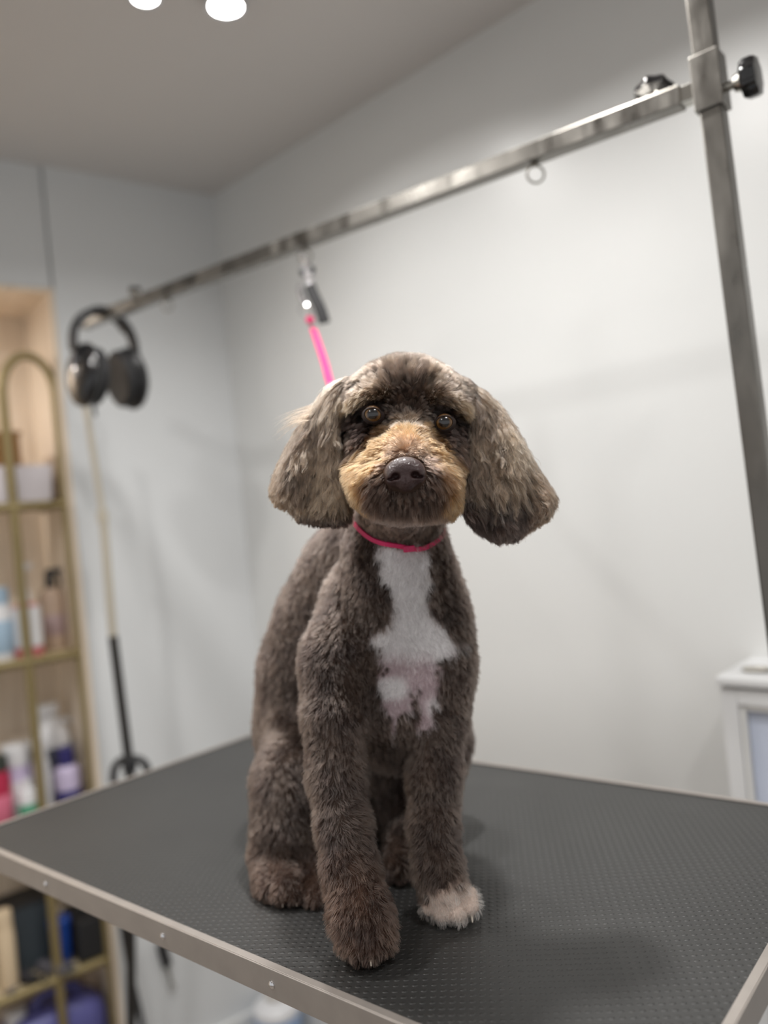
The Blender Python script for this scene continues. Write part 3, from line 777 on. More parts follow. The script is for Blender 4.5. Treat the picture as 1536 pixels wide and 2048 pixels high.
put_chain(GB, [(572, 1640, .88, 66), (553, 1715, .87, 56), (556, 1762, .84, 52), (572, 1775, .815, 42)], .014)
for q in ((535, 1783, .815, 23), (560, 1793, .805, 24), (588, 1793, .803, 24), (611, 1781, .81, 21)):
    put_chain(GB, [(q[0], q[1]-14, .83, 22), q], .005)
put_chain(GB, [(640, 1580, .92, 60), (640, 1700, .87, 50), (634, 1800, .80, 30)], .016)
put_chain(GB, [(870, 1480, .96, 80), (850, 1600, .92, 66), (815, 1700, .88, 50), (792, 1738, .835, 36)], .016)
put_chain(GB, [(770, 1520, .93, 84), (765, 1590, .97, 84), (780, 1640, 1.0, 70)], .02)
# ---- head
GH = newgrid()
def px2m(r, D): return r*D/F
def EL(px, py, D, rx, rz, ry, k=.012, G=None, inset=FURIN):
    put_ell(GH if G is None else G, at(px, py, D), (px2m(rx, D)-inset, ry-inset*.5, px2m(rz, D)-inset), k)
EL(818, 812, .775, 120, 104, .062, .02)
put_chain(GH, [(712, 790, .762, 46), (702, 850, .758, 42)], .02); put_chain(GH, [(918, 795, .762, 44), (924, 860, .758, 40)], .02)
EL(815, 890, .760, 108, 88, .050, .02)
put_chain(GH, [(742, 900, .735, 56)], .02); put_chain(GH, [(884, 908, .735, 54)], .02)
put_chain(GH, [(817, 868, .715, 42), (813, 925, .672, 46)], .014)
EL(806, 965, .683, 104, 66, .040, .012)
put_chain(GH, [(768, 915, .695, 42)], .014); put_chain(GH, [(858, 920, .695, 42)], .014)
put_chain(GH, [(738, 965, .695, 52)], .012); put_chain(GH, [(876, 978, .695, 48)], .012)
EL(800, 1003, .690, 82, 44, .034, .010)
put_chain(GH, [(800, 985, .73, 70), (795, 1040, .79, 78)], .02)
put_chain(GH, [(728, 800, .728, 26), (762, 788, .724, 27)], .010); put_chain(GH, [(872, 796, .724, 27), (906, 812, .728, 26)], .010)
# ---- ears: thick rounded flaps cut to the outline of the trimmed ear
EAR_L = [(700, 745), (665, 762), (628, 805), (596, 858), (568, 905), (548, 950), (538, 985), (556, 1008), (582, 1020), (592, 1038), (630, 1048), (676, 1050), (704, 1045), (706, 1000), (698, 950), (690, 900), (694, 850), (706, 800)]
EAR_R = [(926, 748), (962, 772), (1004, 812), (1036, 862), (1062, 912), (1086, 952), (1116, 998), (1102, 1032), (1066, 1056), (1036, 1078), (992, 1085), (954, 1066), (930, 1040), (921, 1010), (927, 960), (933, 900), (934, 850), (924, 800)]
def ear(G, V, Dtop, Dbot, thick, inpx, k):
    V = np.array(V, float)
    Dm = (Dtop+Dbot)/2
    cs = [at(x, y, Dm) for x, y in V]; lo = np.min(cs, 0)-.03; hi = np.max(cs, 0)+.03; lo[1] = min(Dtop, Dbot)-.05; hi[1] = max(Dtop, Dbot)+.05
    sl = sub(lo, hi)
    X, Y, Z = np.meshgrid(GX[0][sl[0]], GX[1][sl[1]], GX[2][sl[2]], indexing='ij')
    px, py = proj(np.stack([X, Y, Z], -1))
    y0, y1 = V[:, 1].min(), V[:, 1].max()
    t = np.clip((py-y0)/(y1-y0), 0, 1)
    Dc = Dtop+(Dbot-Dtop)*t
    d2 = (poly_sd(px, py, V)+inpx)*Dm/F
    r = thick*(.72+.5*np.sin(np.clip(t, 0, 1)*2.6))
    # gentle long folds of the flap
    w = (Y-Dc)+.003*np.sin(px*.075+t*2.0)
    d = np.sqrt(np.maximum(d2+r*.9, 0)**2+w*w)-r
    G[sl] = smin(G[sl], d.astype(np.float32), k)
GEL = newgrid(); GER = newgrid()
ear(GEL, EAR_L, .765, .745, .0135, 9, .004)
ear(GER, EAR_R, .765, .735, .0135, 9, .004)
EYES = [((746, 829), .7125, .0088), ((889, 845), .7125, .0086)]
for (ex, ey), De, re in EYES:
    c = at(ex, ey, De); cut_sph(GH, c+np.array([0, -.004, 0]), re+.0015, .004)
GALL = smin(smin(GB, GH, .016), np.minimum(GEL, GER), .007)
# cut flat where the body rests on the rubber top
Zg = GX[2][None, None, :]
GALL = np.maximum(GALL, (ZT+.0006-Zg)).astype(np.float32)

def sample(G, P):
    q = (P-_lo)/H; i = np.clip(np.floor(q).astype(int), 0, _n-2); f_ = np.clip(q-i, 0, 1)
    o = 0
    for a in (0, 1):
        for b in (0, 1):
            for c in (0, 1):
                w = (f_[:, 0] if a else 1-f_[:, 0])*(f_[:, 1] if b else 1-f_[:, 1])*(f_[:, 2] if c else 1-f_[:, 2])
                o = o+w*G[i[:, 0]+a, i[:, 1]+b, i[:, 2]+c]
    return o
def grad(G, P, e=.003):
    g = np.stack([sample(G, P+np.eye(3)[i]*e)-sample(G, P-np.eye(3)[i]*e) for i in range(3)], 1)
    return g/(np.linalg.norm(g, axis=1, keepdims=True)+1e-9)
def surface_nets(G, lo, h):
    S_ = G < 0
    nx, ny, nz = G.shape
    c = [S_[a:nx-1+a, b:ny-1+b, d:nz-1+d] for a in (0, 1) for b in (0, 1) for d in (0, 1)]
    cnt = np.sum(c, axis=0, dtype=np.int8); act = (cnt > 0) & (cnt < 8)
    idx = -np.ones(act.shape, np.int64); I = np.argwhere(act); idx[act] = np.arange(len(I))
    acc = np.zeros((len(I), 3)); num = np.zeros(len(I))
    for ax in range(3):
        o1, o2 = [k for k in range(3) if k != ax]
        for a in (0, 1):
            for b in (0, 1):
                p0 = I.copy(); p0[:, o1] += a; p0[:, o2] += b; p1 = p0.copy(); p1[:, ax] += 1
                v0 = G[p0[:, 0], p0[:, 1], p0[:, 2]]; v1 = G[p1[:, 0], p1[:, 1], p1[:, 2]]
                x = (v0 < 0) != (v1 < 0); t = np.where(x, v0/(v0-v1+1e-12), 0)
                pt = p0.astype(float); pt[:, ax] += t
                acc[x] += pt[x]; num[x] += 1
    V = acc/num[:, None]*h+lo
    quads = []
    for ax in range(3):
        o1, o2 = [(1, 2), (2, 0), (0, 1)][ax]
        sh = [nx, ny, nz]; sl0 = [slice(1, None)]*3; 
        a0 = [slice(1, s-1) for s in sh]; a1 = [slice(1, s-1) for s in sh]
        a0[ax] = slice(0, sh[ax]-1); a1[ax] = slice(1, sh[ax])
        A = S_[tuple(a0)]; B = S_[tuple(a1)]
        for flip, M in ((False, A & ~B), (True, ~A & B)):
            E_ = np.argwhere(M); 
            for k in range(3):
                if k != ax: E_[:, k] += 1
            def cell(d1, d2):
                q = E_.copy(); q[:, o1] -= d1; q[:, o2] -= d2; return idx[q[:, 0], q[:, 1], q[:, 2]]
            q = np.stack([cell(1, 1), cell(0, 1), cell(0, 0), cell(1, 0)], 1)
            quads.append(q[:, ::-1] if flip else q)
    return V, np.concatenate(quads)
def np_mesh(name, V, Q):
    me = bpy.data.meshes.new(name)
    me.vertices.add(len(V)); me.vertices.foreach_set('co', V.astype(np.float32).ravel())
    me.loops.add(Q.size); me.loops.foreach_set('vertex_index', Q.astype(np.int32).ravel())
    me.polygons.add(len(Q)); me.polygons.foreach_set('loop_start', np.arange(len(Q), dtype=np.int32)*Q.shape[1])
    me.update(calc_edges=True); me.validate()
    for p in me.polygons: p.use_smooth = True
    return me

dog = thing('dog', 'chocolate brown curly-eared dog with tan muzzle and white chest sitting on the table', 'dog', (onz(760, 1800, ZT)[0], onz(760, 1800, ZT)[1], ZT))
V, Q = surface_nets(GALL, _lo, H)
N = grad(GALL, V)
me = np_mesh('body', V, Q)

# ---- colours of the coat (linear rgb), worked out per point
NB_ = rng.random((64, 64, 64)).astype(np.float32)
def vnoise(P, s, seed=0):
    q = P/s+seed*17.3; i = np.floor(q).astype(int); f_ = q-i; f_ = f_*f_*(3-2*f_); o = 0
    for a in (0, 1):
        for b in (0, 1):
            for c in (0, 1):
                w = (f_[:, 0] if a else 1-f_[:, 0])*(f_[:, 1] if b else 1-f_[:, 1])*(f_[:, 2] if c else 1-f_[:, 2])
                o = o+w*NB_[(i[:, 0]+a) % 64, (i[:, 1]+b) % 64, (i[:, 2]+c) % 64]
    return o
def mix(a, b, t): return a*(1-t[:, None])+b*t[:, None]
def sstep(x, a, b): t = np.clip((x-a)/(b-a), 0, 1); return t*t*(3-2*t)
C_ = lambda *c: np.array(S(c))
CHEST = [(752, 1085), (800, 1070), (858, 1090), (852, 1180), (872, 1240), (902, 1268), (926, 1292), (908, 1318), (878, 1318), (872, 1400), (862, 1462), (838, 1460), (834, 1380), (800, 1440), (786, 1478), (776, 1430), (752, 1370), (772, 1300), (732, 1292), (742, 1264), (778, 1252), (784, 1200), (762, 1150)]
TAN = [(670, 962), (694, 915), (728, 885), (762, 862), (790, 848), (816, 838), (842, 850), (868, 872), (898, 900), (930, 930), (938, 990), (930, 1050), (890, 1050), (884, 1000), (872, 940), (848, 905), (818, 900), (788, 905), (762, 935), (740, 985), (732, 1030), (700, 1010)]
def region(P):
    return np.argmin(np.stack([sample(GB, P), sample(GH, P)-.001, sample(GEL, P), sample(GER, P)], 1), 1)
def coat_colour(P, Nn, R):
    px, py = proj(P)
    n1 = vnoise(P, .022, 1); n2 = vnoise(P, .008, 2); n3 = vnoise(P, .004, 3)
    base = mix(C_(70, 57, 52)[None].repeat(len(P), 0), C_(100, 84, 75)[None], np.clip(.5+(n1-.5)*1.2+(n2-.5)*.9, 0, 1))
    # white blaze on the chest, pinkish where the hair is thin
    front = (P[:, 1] < .83) & (R == 0)
    d = poly_sd(px+(n2-.5)*26+(n3-.5)*16, py+(n3-.5)*30, CHEST)
    w = sstep(-d, -5, 7)*front
    pink = sstep(py, 1290, 1340)*sstep(n1, .35, .62)
    wc = mix(C_(226, 222, 224)[None].repeat(len(P), 0), C_(190, 170, 175)[None], np.clip(pink, 0, 1))
    base = mix(base, wc, w)
    # white front paw
    pw = front & (px > 826) & (P[:, 1] < .80)
    w = sstep(py+(n2-.5)*50+(px-870)*.30, 1782, 1800)*pw
    base = mix(base, C_(228, 208, 196)[None], w)
    # reddish feet
    w = sstep(py, 1640, 1800)*(R == 0)*(px < 826)
    base = mix(base, base*np.array([1.12, .95, .86]), w)
    # head
    hd = R == 1
    hc = mix(C_(78, 65, 57)[None].repeat(len(P), 0), C_(116, 99, 84)[None], np.clip(.45+(n2-.5)*1.6, 0, 1))      # crown
    dk = C_(58, 44, 40)[None]
    de = np.minimum(np.hypot((px-738)/52, (py-842)/56), np.hypot((px-896)/50, (py-856)/58))
    hc = mix(hc, dk, 1-sstep(de+(n2-.5)*.5, .62, 1.15))
    hc = mix(hc, C_(88, 74, 66)[None], (1-sstep(np.abs(px-(817)), 20, 52))*sstep(py, 752, 780)*(1-sstep(py, 835, 850)))
    hc = mix(hc, C_(92, 72, 62)[None], sstep(py, 868, 900))
    dt = poly_sd(px+(n2-.5)*18, py+(n3-.5)*18, TAN)
    hc = mix(hc, mix(C_(118, 82, 50)[None].repeat(len(P), 0), C_(172, 126, 80)[None], n3), sstep(-dt, -7, 9)*(P[:, 1] < .735))
    hc = mix(hc, C_(118, 88, 68)[None], (1-sstep(np.hypot((px-812)/34, (py-905)/26), .6, 1.3))*.8)
    hc = mix(hc, C_(160, 138, 118)[None], (1-sstep(np.hypot((px-816)/22, (py-848)/16), .6, 1.3)))
    hc = mix(hc, C_(104, 86, 78)[None], (1-sstep(np.hypot((px-795)/70, (py-1032)/24), .5, 1.3)))
    brow = np.minimum(np.hypot((px-700)/26, (py-800)/16), np.hypot((px-925)/20, (py-815)/22))
    hc = mix(hc, C_(168, 140, 108)[None], (1-sstep(brow, .5, 1.3))*.8)
    base = np.where(hd[:, None], hc, base)
    # ears
    er = R >= 2
    t = sstep(py, 760, 1060)
    ec = mix(C_(108, 91, 78)[None].repeat(len(P), 0), C_(158, 136, 114)[None], np.clip(.5+(n1-.5)*1.5+(n3-.5)*1.0, 0, 1))
    ec = mix(ec, C_(58, 45, 43)[None], sstep(py+(n1-.5)*40-np.where(px > 820, 0, 34)+np.where(px > 820, (1020-px)*.12, 0), 955, 1000)*.92)
    ec = mix(ec, C_(128, 102, 80)[None], sstep(np.abs(px-(820)), 215, 262)*.7)
    base = np.where(er[:, None], ec, base)
    lum = base.mean(1, keepdims=True)
    return np.clip(base*(.57+.40*np.clip(lum/.55, 0, 1)), 0, 1)
RV = region(V)
colV = coat_colour(V, N, RV)*.85
ca = me.color_attributes.new('coat', 'FLOAT_COLOR', 'POINT')
ca.data.foreach_set('color', np.concatenate([colV, np.ones((len(V), 1))], 1).astype(np.float32).ravel())
def attr_mat(name, attr, rough, spec, sheen=0.0):
    m = bpy.data.materials.new(name); m.use_nodes = True; nt = m.node_tree; b = nt.nodes['Principled BSDF']
    a = nt.nodes.new('ShaderNodeAttribute'); a.attribute_name = attr
    nt.links.new(a.outputs['Color'], b.inputs['Base Color']); b.inputs['Roughness'].default_value = rough
    b.inputs['Specular IOR Level'].default_value = spec; b.inputs['Sheen Weight'].default_value = sheen
    return m
m_skin = attr_mat('dog_undercoat', 'coat', .9, .2)
body = link_mesh('body', me, m_skin, dog)

# ---- hair
m_hair = bpy.data.materials.new('dog_hair'); m_hair.use_nodes = True
_nt = m_hair.node_tree; _nt.nodes.remove(_nt.nodes['Principled BSDF'])
_h = _nt.nodes.new('ShaderNodeBsdfHairPrincipled'); _h.parametrization = 'COLOR'
_a = _nt.nodes.new('ShaderNodeAttribute'); _a.attribute_name = 'tint'
_nt.links.new(_a.outputs['Color'], _h.inputs['Color']); _nt.links.new(_h.outputs[0], _nt.nodes['Material Output'].inputs[0])
_h.inputs['Roughness'].default_value = .42; _h.inputs['Radial Roughness'].default_value = .6
triI = np.concatenate([Q[:, [0, 1, 2]], Q[:, [0, 2, 3]]]); triA = np.linalg.norm(np.cross(V[triI[:, 1]]-V[triI[:, 0]], V[triI[:, 2]]-V[triI[:, 0]]), axis=1)/2
triR = RV[triI[:, 0]]
def roots(mask, n):
    w = np.where(mask, triA, 0); cs = np.cumsum(w); tot = cs[-1]
    k = np.searchsorted(cs, rng.random(n)*tot); k = np.clip(k, 0, len(triI)-1)
    u = rng.random(n); v = rng.random(n); f_ = u+v > 1; u[f_] = 1-u[f_]; v[f_] = 1-v[f_]
    T_ = triI[k]; w0 = (1-u-v)[:, None]; P = V[T_[:, 0]]*w0+V[T_[:, 1]]*u[:, None]+V[T_[:, 2]]*v[:, None]
    n_ = N[T_[:, 0]]*w0+N[T_[:, 1]]*u[:, None]+N[T_[:, 2]]*v[:, None]
    return P, n_/(np.linalg.norm(n_, axis=1, keepdims=True)+1e-9)
def nrm(a): return a/(np.linalg.norm(a, axis=1, keepdims=True)+1e-9)
EXIMG = np.array(RM[:, 0]); EZIMG = -np.array(RM[:, 1])      # the photographer's right and up, as world vectors
def grow(name, P, Nn, flow, length, colr, nseg=6, lift=.6, grav=.15, radius=.00013, clumpn=4000, clump=.6, wave=0.0, wavel=.02, jit=.18, outline=None, parent=None, tipdark=0.0, clear=.0006, var=.18):
    n = len(P)
    flow = flow-Nn*np.sum(flow*Nn, 1, keepdims=True)*.8; flow = nrm(flow)
    d = nrm(Nn*np.broadcast_to(lift, (n,))[:, None]+flow+rng.normal(0, jit, (n, 3)))
    g = np.array([0, 0, -1.0])
    pts = np.empty((n, nseg+1, 3)); pts[:, 0] = P-Nn*.0006
    step = (length/nseg)[:, None]
    for k in range(nseg):
        d = nrm(d+g*grav*(k+1)/nseg)
        p = pts[:, k]+d*step
        s = sample(GALL, p); bad = s < clear
        if bad.any():
            gb = grad(GALL, p[bad]); p[bad] += gb*(clear-s[bad])[:, None]
            nd = nrm(p[bad]-pts[bad, k]); d[bad] = nrm(d[bad]*.4+nd*.6)
        pts[:, k+1] = p
    # locks: strands lean to the nearest guide strand, more so toward the tips
    m_ = min(clumpn, n); gi = rng.choice(n, m_, replace=False)
    kd = KDTree(m_)
    for j, i in enumerate(gi): kd.insert(P[i], j)
    kd.balance()
    near = np.array([gi[kd.find(p)[1]] for p in P.tolist()])
    tt = np.linspace(0, 1, nseg+1)
    if wave:
        ph = rng.random(n)*6.28; ax = nrm(np.cross(d, g+rng.normal(0, .25, (n, 3)))); L_ = tt[None, :]*length[:, None]
        ph = ph[near]+rng.normal(0, .35, n); ax = ax[near]
        amp = wave*(.6+.8*rng.random(n))[near]
        pts += (ax[:, None, :]*(np.sin(L_/wavel*6.28+ph[:, None])-np.sin(ph)[:, None])[:, :, None]*(amp[:, None]*np.minimum(1, tt*1.6))[:, :, None])
    cw = (np.broadcast_to(clump, (n,))[:, None]*(tt**1.3)[None, :])[:, :, None]*(.7+.6*rng.random(n))[:, None, None]
    off = (P-P[near])[:, None, :]
    pts = pts*(1-np.clip(cw, 0, .95))+(pts[near]+off*.22)*np.clip(cw, 0, .95)
    if outline is not None:                      # scissored to the groomed outline
        V_, mg = outline
        for _ in range(4):
            px, py = proj(pts[:, -1]); out = poly_sd(px, py, V_)+rng.normal(0, mg, n) > 0
            px, py = proj(pts[:, nseg//2]); 
            if not out.any(): break
            pts[out] = pts[out, :1]+(pts[out]-pts[out, :1])*.72
    zmin = ZT+.0012
    pts[:, :, 2] = np.maximum(pts[:, :, 2], zmin)
    pts -= np.array(dog.location)
    hc = bpy.data.hair_curves.new(name)
    hc.add_curves([nseg+1]*n)
    hc.position_data.foreach_set('vector', pts.astype(np.float32).ravel())
    ra = hc.attributes.get('radius') or hc.attributes.new('radius', 'FLOAT', 'POINT')
    rad = radius*(1-.75*tt**2)
    ra.data.foreach_set('value', np.tile(rad, n).astype(np.float32))
    jitc = (1+rng.normal(0, .13, (n, 1)))*(1+rng.normal(0, var, m_)[np.searchsorted(np.sort(gi), near) % m_][:, None])
    cc = np.clip(colr*np.clip(jitc, .35, 2.2), .002, 1)
    ta = hc.attributes.new('tint', 'FLOAT_COLOR', 'POINT')
    full = np.ones((n, nseg+1, 4), np.float32)
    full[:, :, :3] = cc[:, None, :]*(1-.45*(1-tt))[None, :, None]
    ta.data.foreach_set('color', np.clip(full, 0, 1).ravel())
    o = bpy.data.objects.new(name, hc); COL.objects.link(o); o.parent = parent or dog
    hc.materials.append(m_hair)
    return o
def M2(x, y): return EXIMG[None]*x[:, None]+EZIMG[None]*y[:, None]
CUT = 0
# coat: clipped short all over
if FUR > 0:
    P, Nn = roots((triR == 0) & (V[triI[:, 0], 2] > ZT+.002), int(230000*FUR))
    px, py = proj(P)
    fl = np.tile(np.array([[0, -.05, -1.0]]), (len(P), 1))+(np.stack([vnoise(P, .03, 5), vnoise(P, .03, 6), vnoise(P, .03, 7)], 1)-.5)*1.6
    ln = .0100*(.75+.5*rng.random(len(P)))
    chest_thin = (1-.45*sstep(py, 1290, 1330)*(poly_sd(px, py, CHEST) < 0))
    ln = ln*chest_thin; ln = np.where(P[:, 2] < ZT+.03, ln*.7, ln)
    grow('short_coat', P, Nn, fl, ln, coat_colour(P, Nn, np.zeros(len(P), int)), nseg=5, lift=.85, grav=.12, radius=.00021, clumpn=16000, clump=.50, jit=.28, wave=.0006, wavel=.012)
    # ears
    for nm, idx_, Vv, cx_, sx_ in (('ear_hair', 2, EAR_L, 700, -1), ('ear_hair', 3, EAR_R, 925, 1)):
        P, Nn = roots(triR == idx_, int(62000*FUR))
        px, py = proj(P); t = np.clip((py-750)/300, 0, 1)
        side_ = np.clip(np.abs(px-cx_)/130, 0, 1.2)
        wv = (vnoise(P, .022, 9)-.5)
        fl = M2(sx_*(.20+.55*side_)*(1-.25*t)+wv*1.1, -1.0+0*t)
        ln = .036*(.6+.7*rng.random(len(P)))*(1-.25*t)
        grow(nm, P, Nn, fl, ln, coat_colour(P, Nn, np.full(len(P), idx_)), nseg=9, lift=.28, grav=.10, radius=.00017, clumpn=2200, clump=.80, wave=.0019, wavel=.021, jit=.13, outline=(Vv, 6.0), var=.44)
    # head: crown, face, muzzle
    P, Nn = roots(triR == 1, int(190000*FUR))
    px, py = proj(P)
    de = np.minimum(np.hypot(px-746, py-829), np.hypot(px-889, py-845))
    vis = (P[:, 1] < .745)
    keep = ~((de < 12.5) & vis) & ~((np.hypot((px-810)/42, (py-948)/36) < 1) & (P[:, 1] < .68))
    P, Nn, px, py, de, vis = P[keep], Nn[keep], px[keep], py[keep], de[keep], vis[keep]
    muz = sstep(py, 838, 872)*vis
    cr = M2((px-817)/60., (800-py)/60.+.75)                  # crown: away from the parting, upward
    cr = nrm(cr)
    sidef = sstep(np.abs(px-817), 70, 120)
    cr = nrm(cr*(1-.7*sidef[:, None])+M2(np.sign(px-817)*.35, -1.0+0*px)*(.7*sidef[:, None]))
    mz = nrm(M2((px-812)/50., (905-py)/50.))
    mz = nrm(mz+M2(0*px, -.35*sstep(py, 880, 960)))
    # cheeks under the eyes lie back and down
    chk = sstep(np.abs(px-812), 60, 85)*(1-sstep(py, 905, 935))*sstep(py, 850, 870)
    mz = nrm(mz*(1-.7*chk[:, None])+M2(np.sign(px-812)*.5, -.9+0*px)*(.7*chk[:, None]))
    fl = nrm(cr*(1-muz[:, None])+mz*muz[:, None]+(np.stack([vnoise(P, .015, 11), vnoise(P, .015, 12), vnoise(P, .015, 13)], 1)-.5)*.5)
    ln = np.full(len(P), .017)
    ln = np.where(py > 925, .023, ln)
    bridge = (np.abs(px-814) < 60) & (py > 850) & (py < 925)
    ln = np.where(bridge, .012, ln)
    eyeshort = 1-sstep(de, 20, 48)
    ln = ln*(1-eyeshort*.80)
    mid = (np.abs(px-817) < 42) & (py > 775) & (py < 850); ln = np.where(mid, np.minimum(ln, .007), ln)
    ln = np.where((np.abs(px-812) > 50) & (py > 850) & (py < 900) & vis, np.minimum(ln, .007), ln)
    nose_d = np.hypot((px-810)/48, (py-948)/42); ln = ln*(.35+.65*sstep(nose_d, 1.0, 1.6))
    ln = ln*(.75+.5*rng.random(len(P)))
    HEADLINE = [(690, 765), (735, 722), (790, 702), (850, 706), (905, 738), (950, 790), (960, 900), (935, 960), (930, 1030), (905, 1050), (860, 1053), (800, 1056), (745, 1046), (700, 1015), (676, 960), (672, 900), (670, 820)]
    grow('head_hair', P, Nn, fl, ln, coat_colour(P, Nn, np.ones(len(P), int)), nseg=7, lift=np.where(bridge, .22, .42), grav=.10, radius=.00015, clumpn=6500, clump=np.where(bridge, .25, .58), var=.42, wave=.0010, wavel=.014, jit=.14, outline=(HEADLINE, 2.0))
    # eyebrows: longer tufts above the eyes
    for bx, by, sx_ in ((742, 796, -1), (892, 806, 1)):
        P, Nn = roots((triR == 1), int(200000))
        px, py = proj(P)
        k_ = (np.abs(px-bx) < 42) & (np.abs(py-(by+.25*(px-bx)*sx_*(1 if sx_ > 0 else 1)*.6)) < 11) & (P[:, 1] < .745)
        P, Nn, px, py = P[k_], Nn[k_], px[k_], py[k_]
        k_ = rng.random(len(P)) < min(1, 5200*FUR/max(1, len(P))); P, Nn, px, py = P[k_], Nn[k_], px[k_], py[k_]
        u = (px-bx)*sx_/42
        fl = M2(sx_*(.55+.5*u), .45-1.1*u)
        colr = mix(C_(96, 80, 68)[None].repeat(len(P), 0), C_(150, 124, 94)[None], np.clip(u*.5+.5, 0, 1))*.75
        grow('eyebrow', P, Nn, fl, (.019*(.6+.6*rng.random(len(P))))*(.75+.35*np.clip(u, -1, 1)), colr, nseg=7, lift=.55, grav=.28, radius=.00015, clumpn=220, clump=.7, jit=.12)

# loose wisps standing off the top of one ear
if FUR > 0:
    P, Nn = roots(triR == 2, 60000); px, py = proj(P)
    k_ = (np.hypot(px-628, py-822) < 22); P, Nn = P[k_][:150], Nn[k_][:150]
    o_ = np.zeros(len(P))
    grow('ear_wisp', P, Nn, M2(o_-1.0, o_-.45), .036*(.5+.7*rng.random(len(P))), np.tile(C_(120, 98, 78)[None]*.6, (len(P), 1)), nseg=8, lift=.7, grav=.10, radius=.00012, clumpn=14, clump=.45, jit=.10)
# ---- eyes
def eye_mat():
    m = bpy.data.materials.new('amber_eye'); m.use_nodes = True; nt = m.node_tree; b = nt.nodes['Principled BSDF']
    tc = nt.nodes.new('ShaderNodeTexCoord'); sx = nt.nodes.new('ShaderNodeSeparateXYZ'); nt.links.new(tc.outputs['Object'], sx.inputs[0])
    vm = nt.nodes.new('ShaderNodeVectorMath'); vm.operation = 'MULTIPLY'; vm.inputs[1].default_value = (1, 1, 0); nt.links.new(tc.outputs['Object'], vm.inputs[0])
    ln_ = nt.nodes.new('ShaderNodeVectorMath'); ln_.operation = 'LENGTH'; nt.links.new(vm.outputs[0], ln_.inputs[0])
    mr = nt.nodes.new('ShaderNodeMapRange'); mr.inputs['From Max'].default_value = .0088; nt.links.new(ln_.outputs['Value'], mr.inputs[0])
    cr = nt.nodes.new('ShaderNodeValToRGB'); e = cr.color_ramp.elements
    e[0].position = 0; e[0].color = (.004, .004, .006, 1); e[1].position = .50; e[1].color = (.005, .004, .005, 1)
    for p_, c in ((.56, S((84, 58, 32))), (.74, S((108, 78, 42))), (.84, S((70, 46, 26))), (.90, S((24, 16, 14)))):
        q = e.new(p_); q.color = (*c, 1)
    nt.links.new(mr.outputs[0], cr.inputs[0]); nt.links.new(cr.outputs[0], b.inputs['Base Color'])
    b.inputs['Roughness'].default_value = .25; b.inputs['Coat Weight'].default_value = 1; b.inputs['Coat Roughness'].default_value = .02
    return m
m_eyeb = eye_mat(); m_lid = mat('dark_eyelid', (44, 32, 30), rough=.7)
for (ex, ey), De, re in EYES:
    c = at(ex, ey, De); mbe = bmesh.new(); bmesh.ops.create_uvsphere(mbe, u_segments=32, v_segments=20, radius=re)
    mee = bpy.data.meshes.new('eyeball'); mbe.to_mesh(mee); mbe.free()
    for p in mee.polygons: p.use_smooth = True
    eo = bpy.data.objects.new('eye', mee); COL.objects.link(eo); mee.materials.append(m_eyeb)
    eo.parent = dog; eo.location = Vector(c)-dog.location
    gaze = Vector((0, 0, ZC+.0))+Vector((-.02, 0, .05))-Vector(c)
    eo.rotation_euler = gaze.to_track_quat('Z', 'Y').to_euler()
    g_ = gaze.normalized(); X_ = Vector(EXIMG); X_ = (X_-g_*X_.dot(g_)).normalized(); Y_ = g_.cross(X_)
    rings_ = []; lid = MB()
    for sc_, up_, lo_h in ((.93, .0, .0002), (1.0, .0, .0007), (1.07, .0, .0006), (1.16, .0, -.0006), (1.28, .0, -.005)):
        row = []
        for a in np.linspace(0, 2*math.pi, 41)[:-1]:
            ca_, sa_ = math.cos(a), math.sin(a)
            rx = .0080*ca_*sc_; ry = ((.0056 if sa_ > 0 else .0069)*sa_-.0003+.0012*ca_*(1 if ex < 800 else -1)*-.4)*sc_
            q2 = (re+.0003)**2-rx*rx-ry*ry
            hh = math.sqrt(max((re*.35)**2, q2))+lo_h
            row.append(lid.bm.verts.new(Vector(c)+X_*rx+Y_*ry+g_*hh))
        rings_.append(row)
    lid.skin(rings_, cap=False).build('eyelid', m_lid, dog, smooth=True)

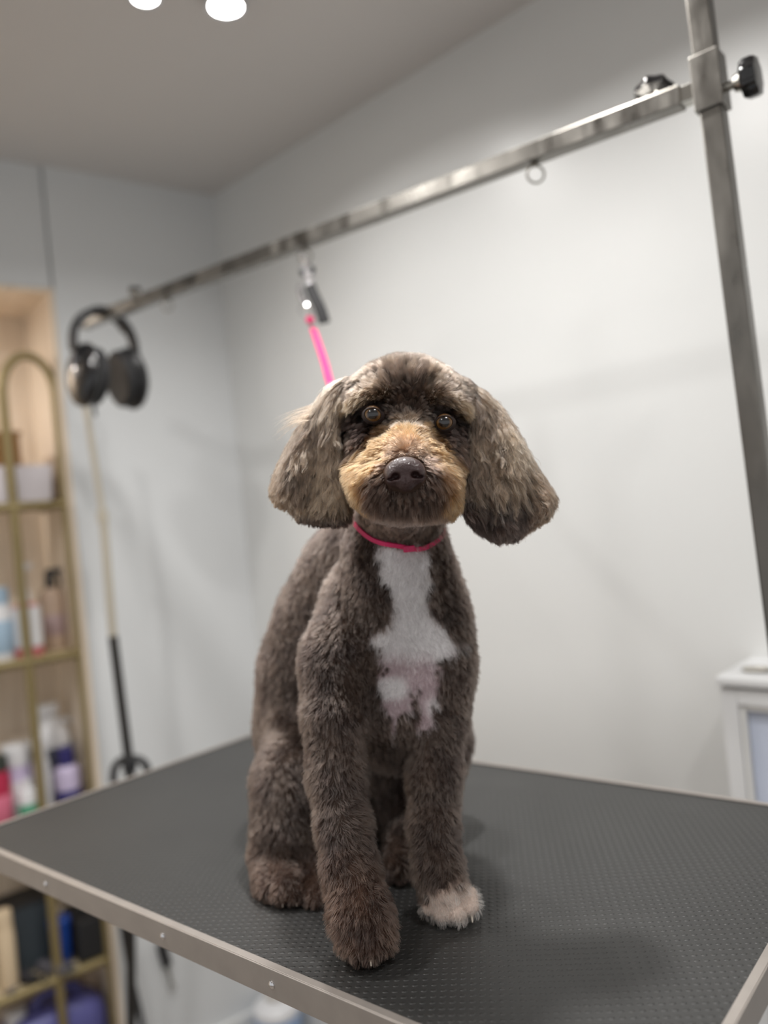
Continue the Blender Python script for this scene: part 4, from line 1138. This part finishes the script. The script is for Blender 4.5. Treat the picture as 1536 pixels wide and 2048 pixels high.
# ---- nose
HN = .0007
def nose_mesh():
    c = at(810, 947, .640); n_ = (70, 56, 62); lo = c-np.array(n_)*HN/2
    X, Y, Z = np.meshgrid(*[lo[i]+np.arange(n_[i])*HN for i in range(3)], indexing='ij')
    x = (X-c[0]); y = (Y-c[1]); z = (Z-c[2])
    def rot(x, z, a): return x*math.cos(a)+z*math.sin(a), -x*math.sin(a)+z*math.cos(a)
    x, z = rot(x, z, -.02)
    def e(cx, cy, cz, rx, ry, rz):
        k0 = np.sqrt(((x-cx)/rx)**2+((y-cy)/ry)**2+((z-cz)/rz)**2); k1 = np.sqrt(((x-cx)/rx**2)**2+((y-cy)/ry**2)**2+((z-cz)/rz**2)**2)+1e-9
        return k0*(k0-1)/k1
    def sm(a, b, k): h = np.clip(.5+.5*(b-a)/k, 0, 1); return b*(1-h)+a*h-k*h*(1-h)
    d = e(0, .002, .0035, .0145, .0125, .0100)
    d = sm(d, e(-.0095, .001, -.001, .0070, .0110, .0085), .004); d = sm(d, e(.0095, .001, -.001, .0070, .0110, .0085), .004)
    d = sm(d, e(0, .0005, -.006, .0085, .0100, .0085), .004)
    for s in (-1, 1):
        d = -sm(-d, e(s*.0078, -.0095, -.0022, .0035, .0075, .0028), .0016)
        d = -sm(-d, e(s*.0118, -.0070, -.0040, .0030, .0050, .0013), .0012)
    d = -sm(-d, e(0, -.0120, -.0085, .0005, .0040, .0060), .0010)
    d = d+.00010*np.sin(X*4200)*np.sin(Z*4200)
    return surface_nets(d.astype(np.float32), lo, HN)
Vn, Qn = nose_mesh()
m_nose = mat('wet_brown_nose', (58, 36, 36), rough=.38, spec=.5, bump=.5, bscale=900, coat=.25)
link_mesh('nose', np_mesh('nose', Vn, Qn), m_nose, dog)

# ---- claws
m_claw = mat('pale_claw', (206, 196, 184), rough=.35)
for px_, py_, D_ in ((742, 1924, .672), (772, 1908, .680), (944, 1838, .734), (594, 1806, .800), (566, 1808, .802)):
    c = at(px_, py_, D_)
    MB().tube([c+np.array([0, .006, .004]), c+np.array([0, .001, .003]), c+np.array([0, -.0035, -.0015])], .002, n=10, rs=[.0018, .0015, .0006]).build('claw', m_claw, dog, smooth=True)

# ---- the noose round the neck
lp = [(712, 1043, .79), (730, 1070, .765), (755, 1092, .75), (790, 1105, .742), (825, 1108, .744), (850, 1102, .755), (872, 1082, .775), (884, 1050, .82), (870, 1015, .87), (820, 990, .90), (765, 990, .905), (725, 1010, .86)]
loop = bez([at(*q) for q in lp], 96, closed=True)
loop = np.array(loop); off_ = .0022
for _ in range(14):
    s_ = sample(GALL, loop); loop += grad(GALL, loop)*(off_-s_)[:, None]*.7
    loop = loop*.6+(np.roll(loop, 1, 0)+np.roll(loop, -1, 0))*.2
gl = grad(GALL, loop)
tan_ = np.roll(loop, -1, 0)-np.roll(loop, 1, 0)
MB().tube(loop, .01, closed=True, flat=(.0022, .0010, lambda i: Vector(np.cross(gl[i], tan_[i])))).build('neck_loop', m_pinkcord, noose)
c = at(826, 1106, .742); sl_ = np.argmin(np.linalg.norm(loop-c, axis=1)); c = loop[sl_]+gl[sl_]*.002
MB().box(c, (.011, .005, .006), bevel=.001).build('slider', m_pinkcord, noose)
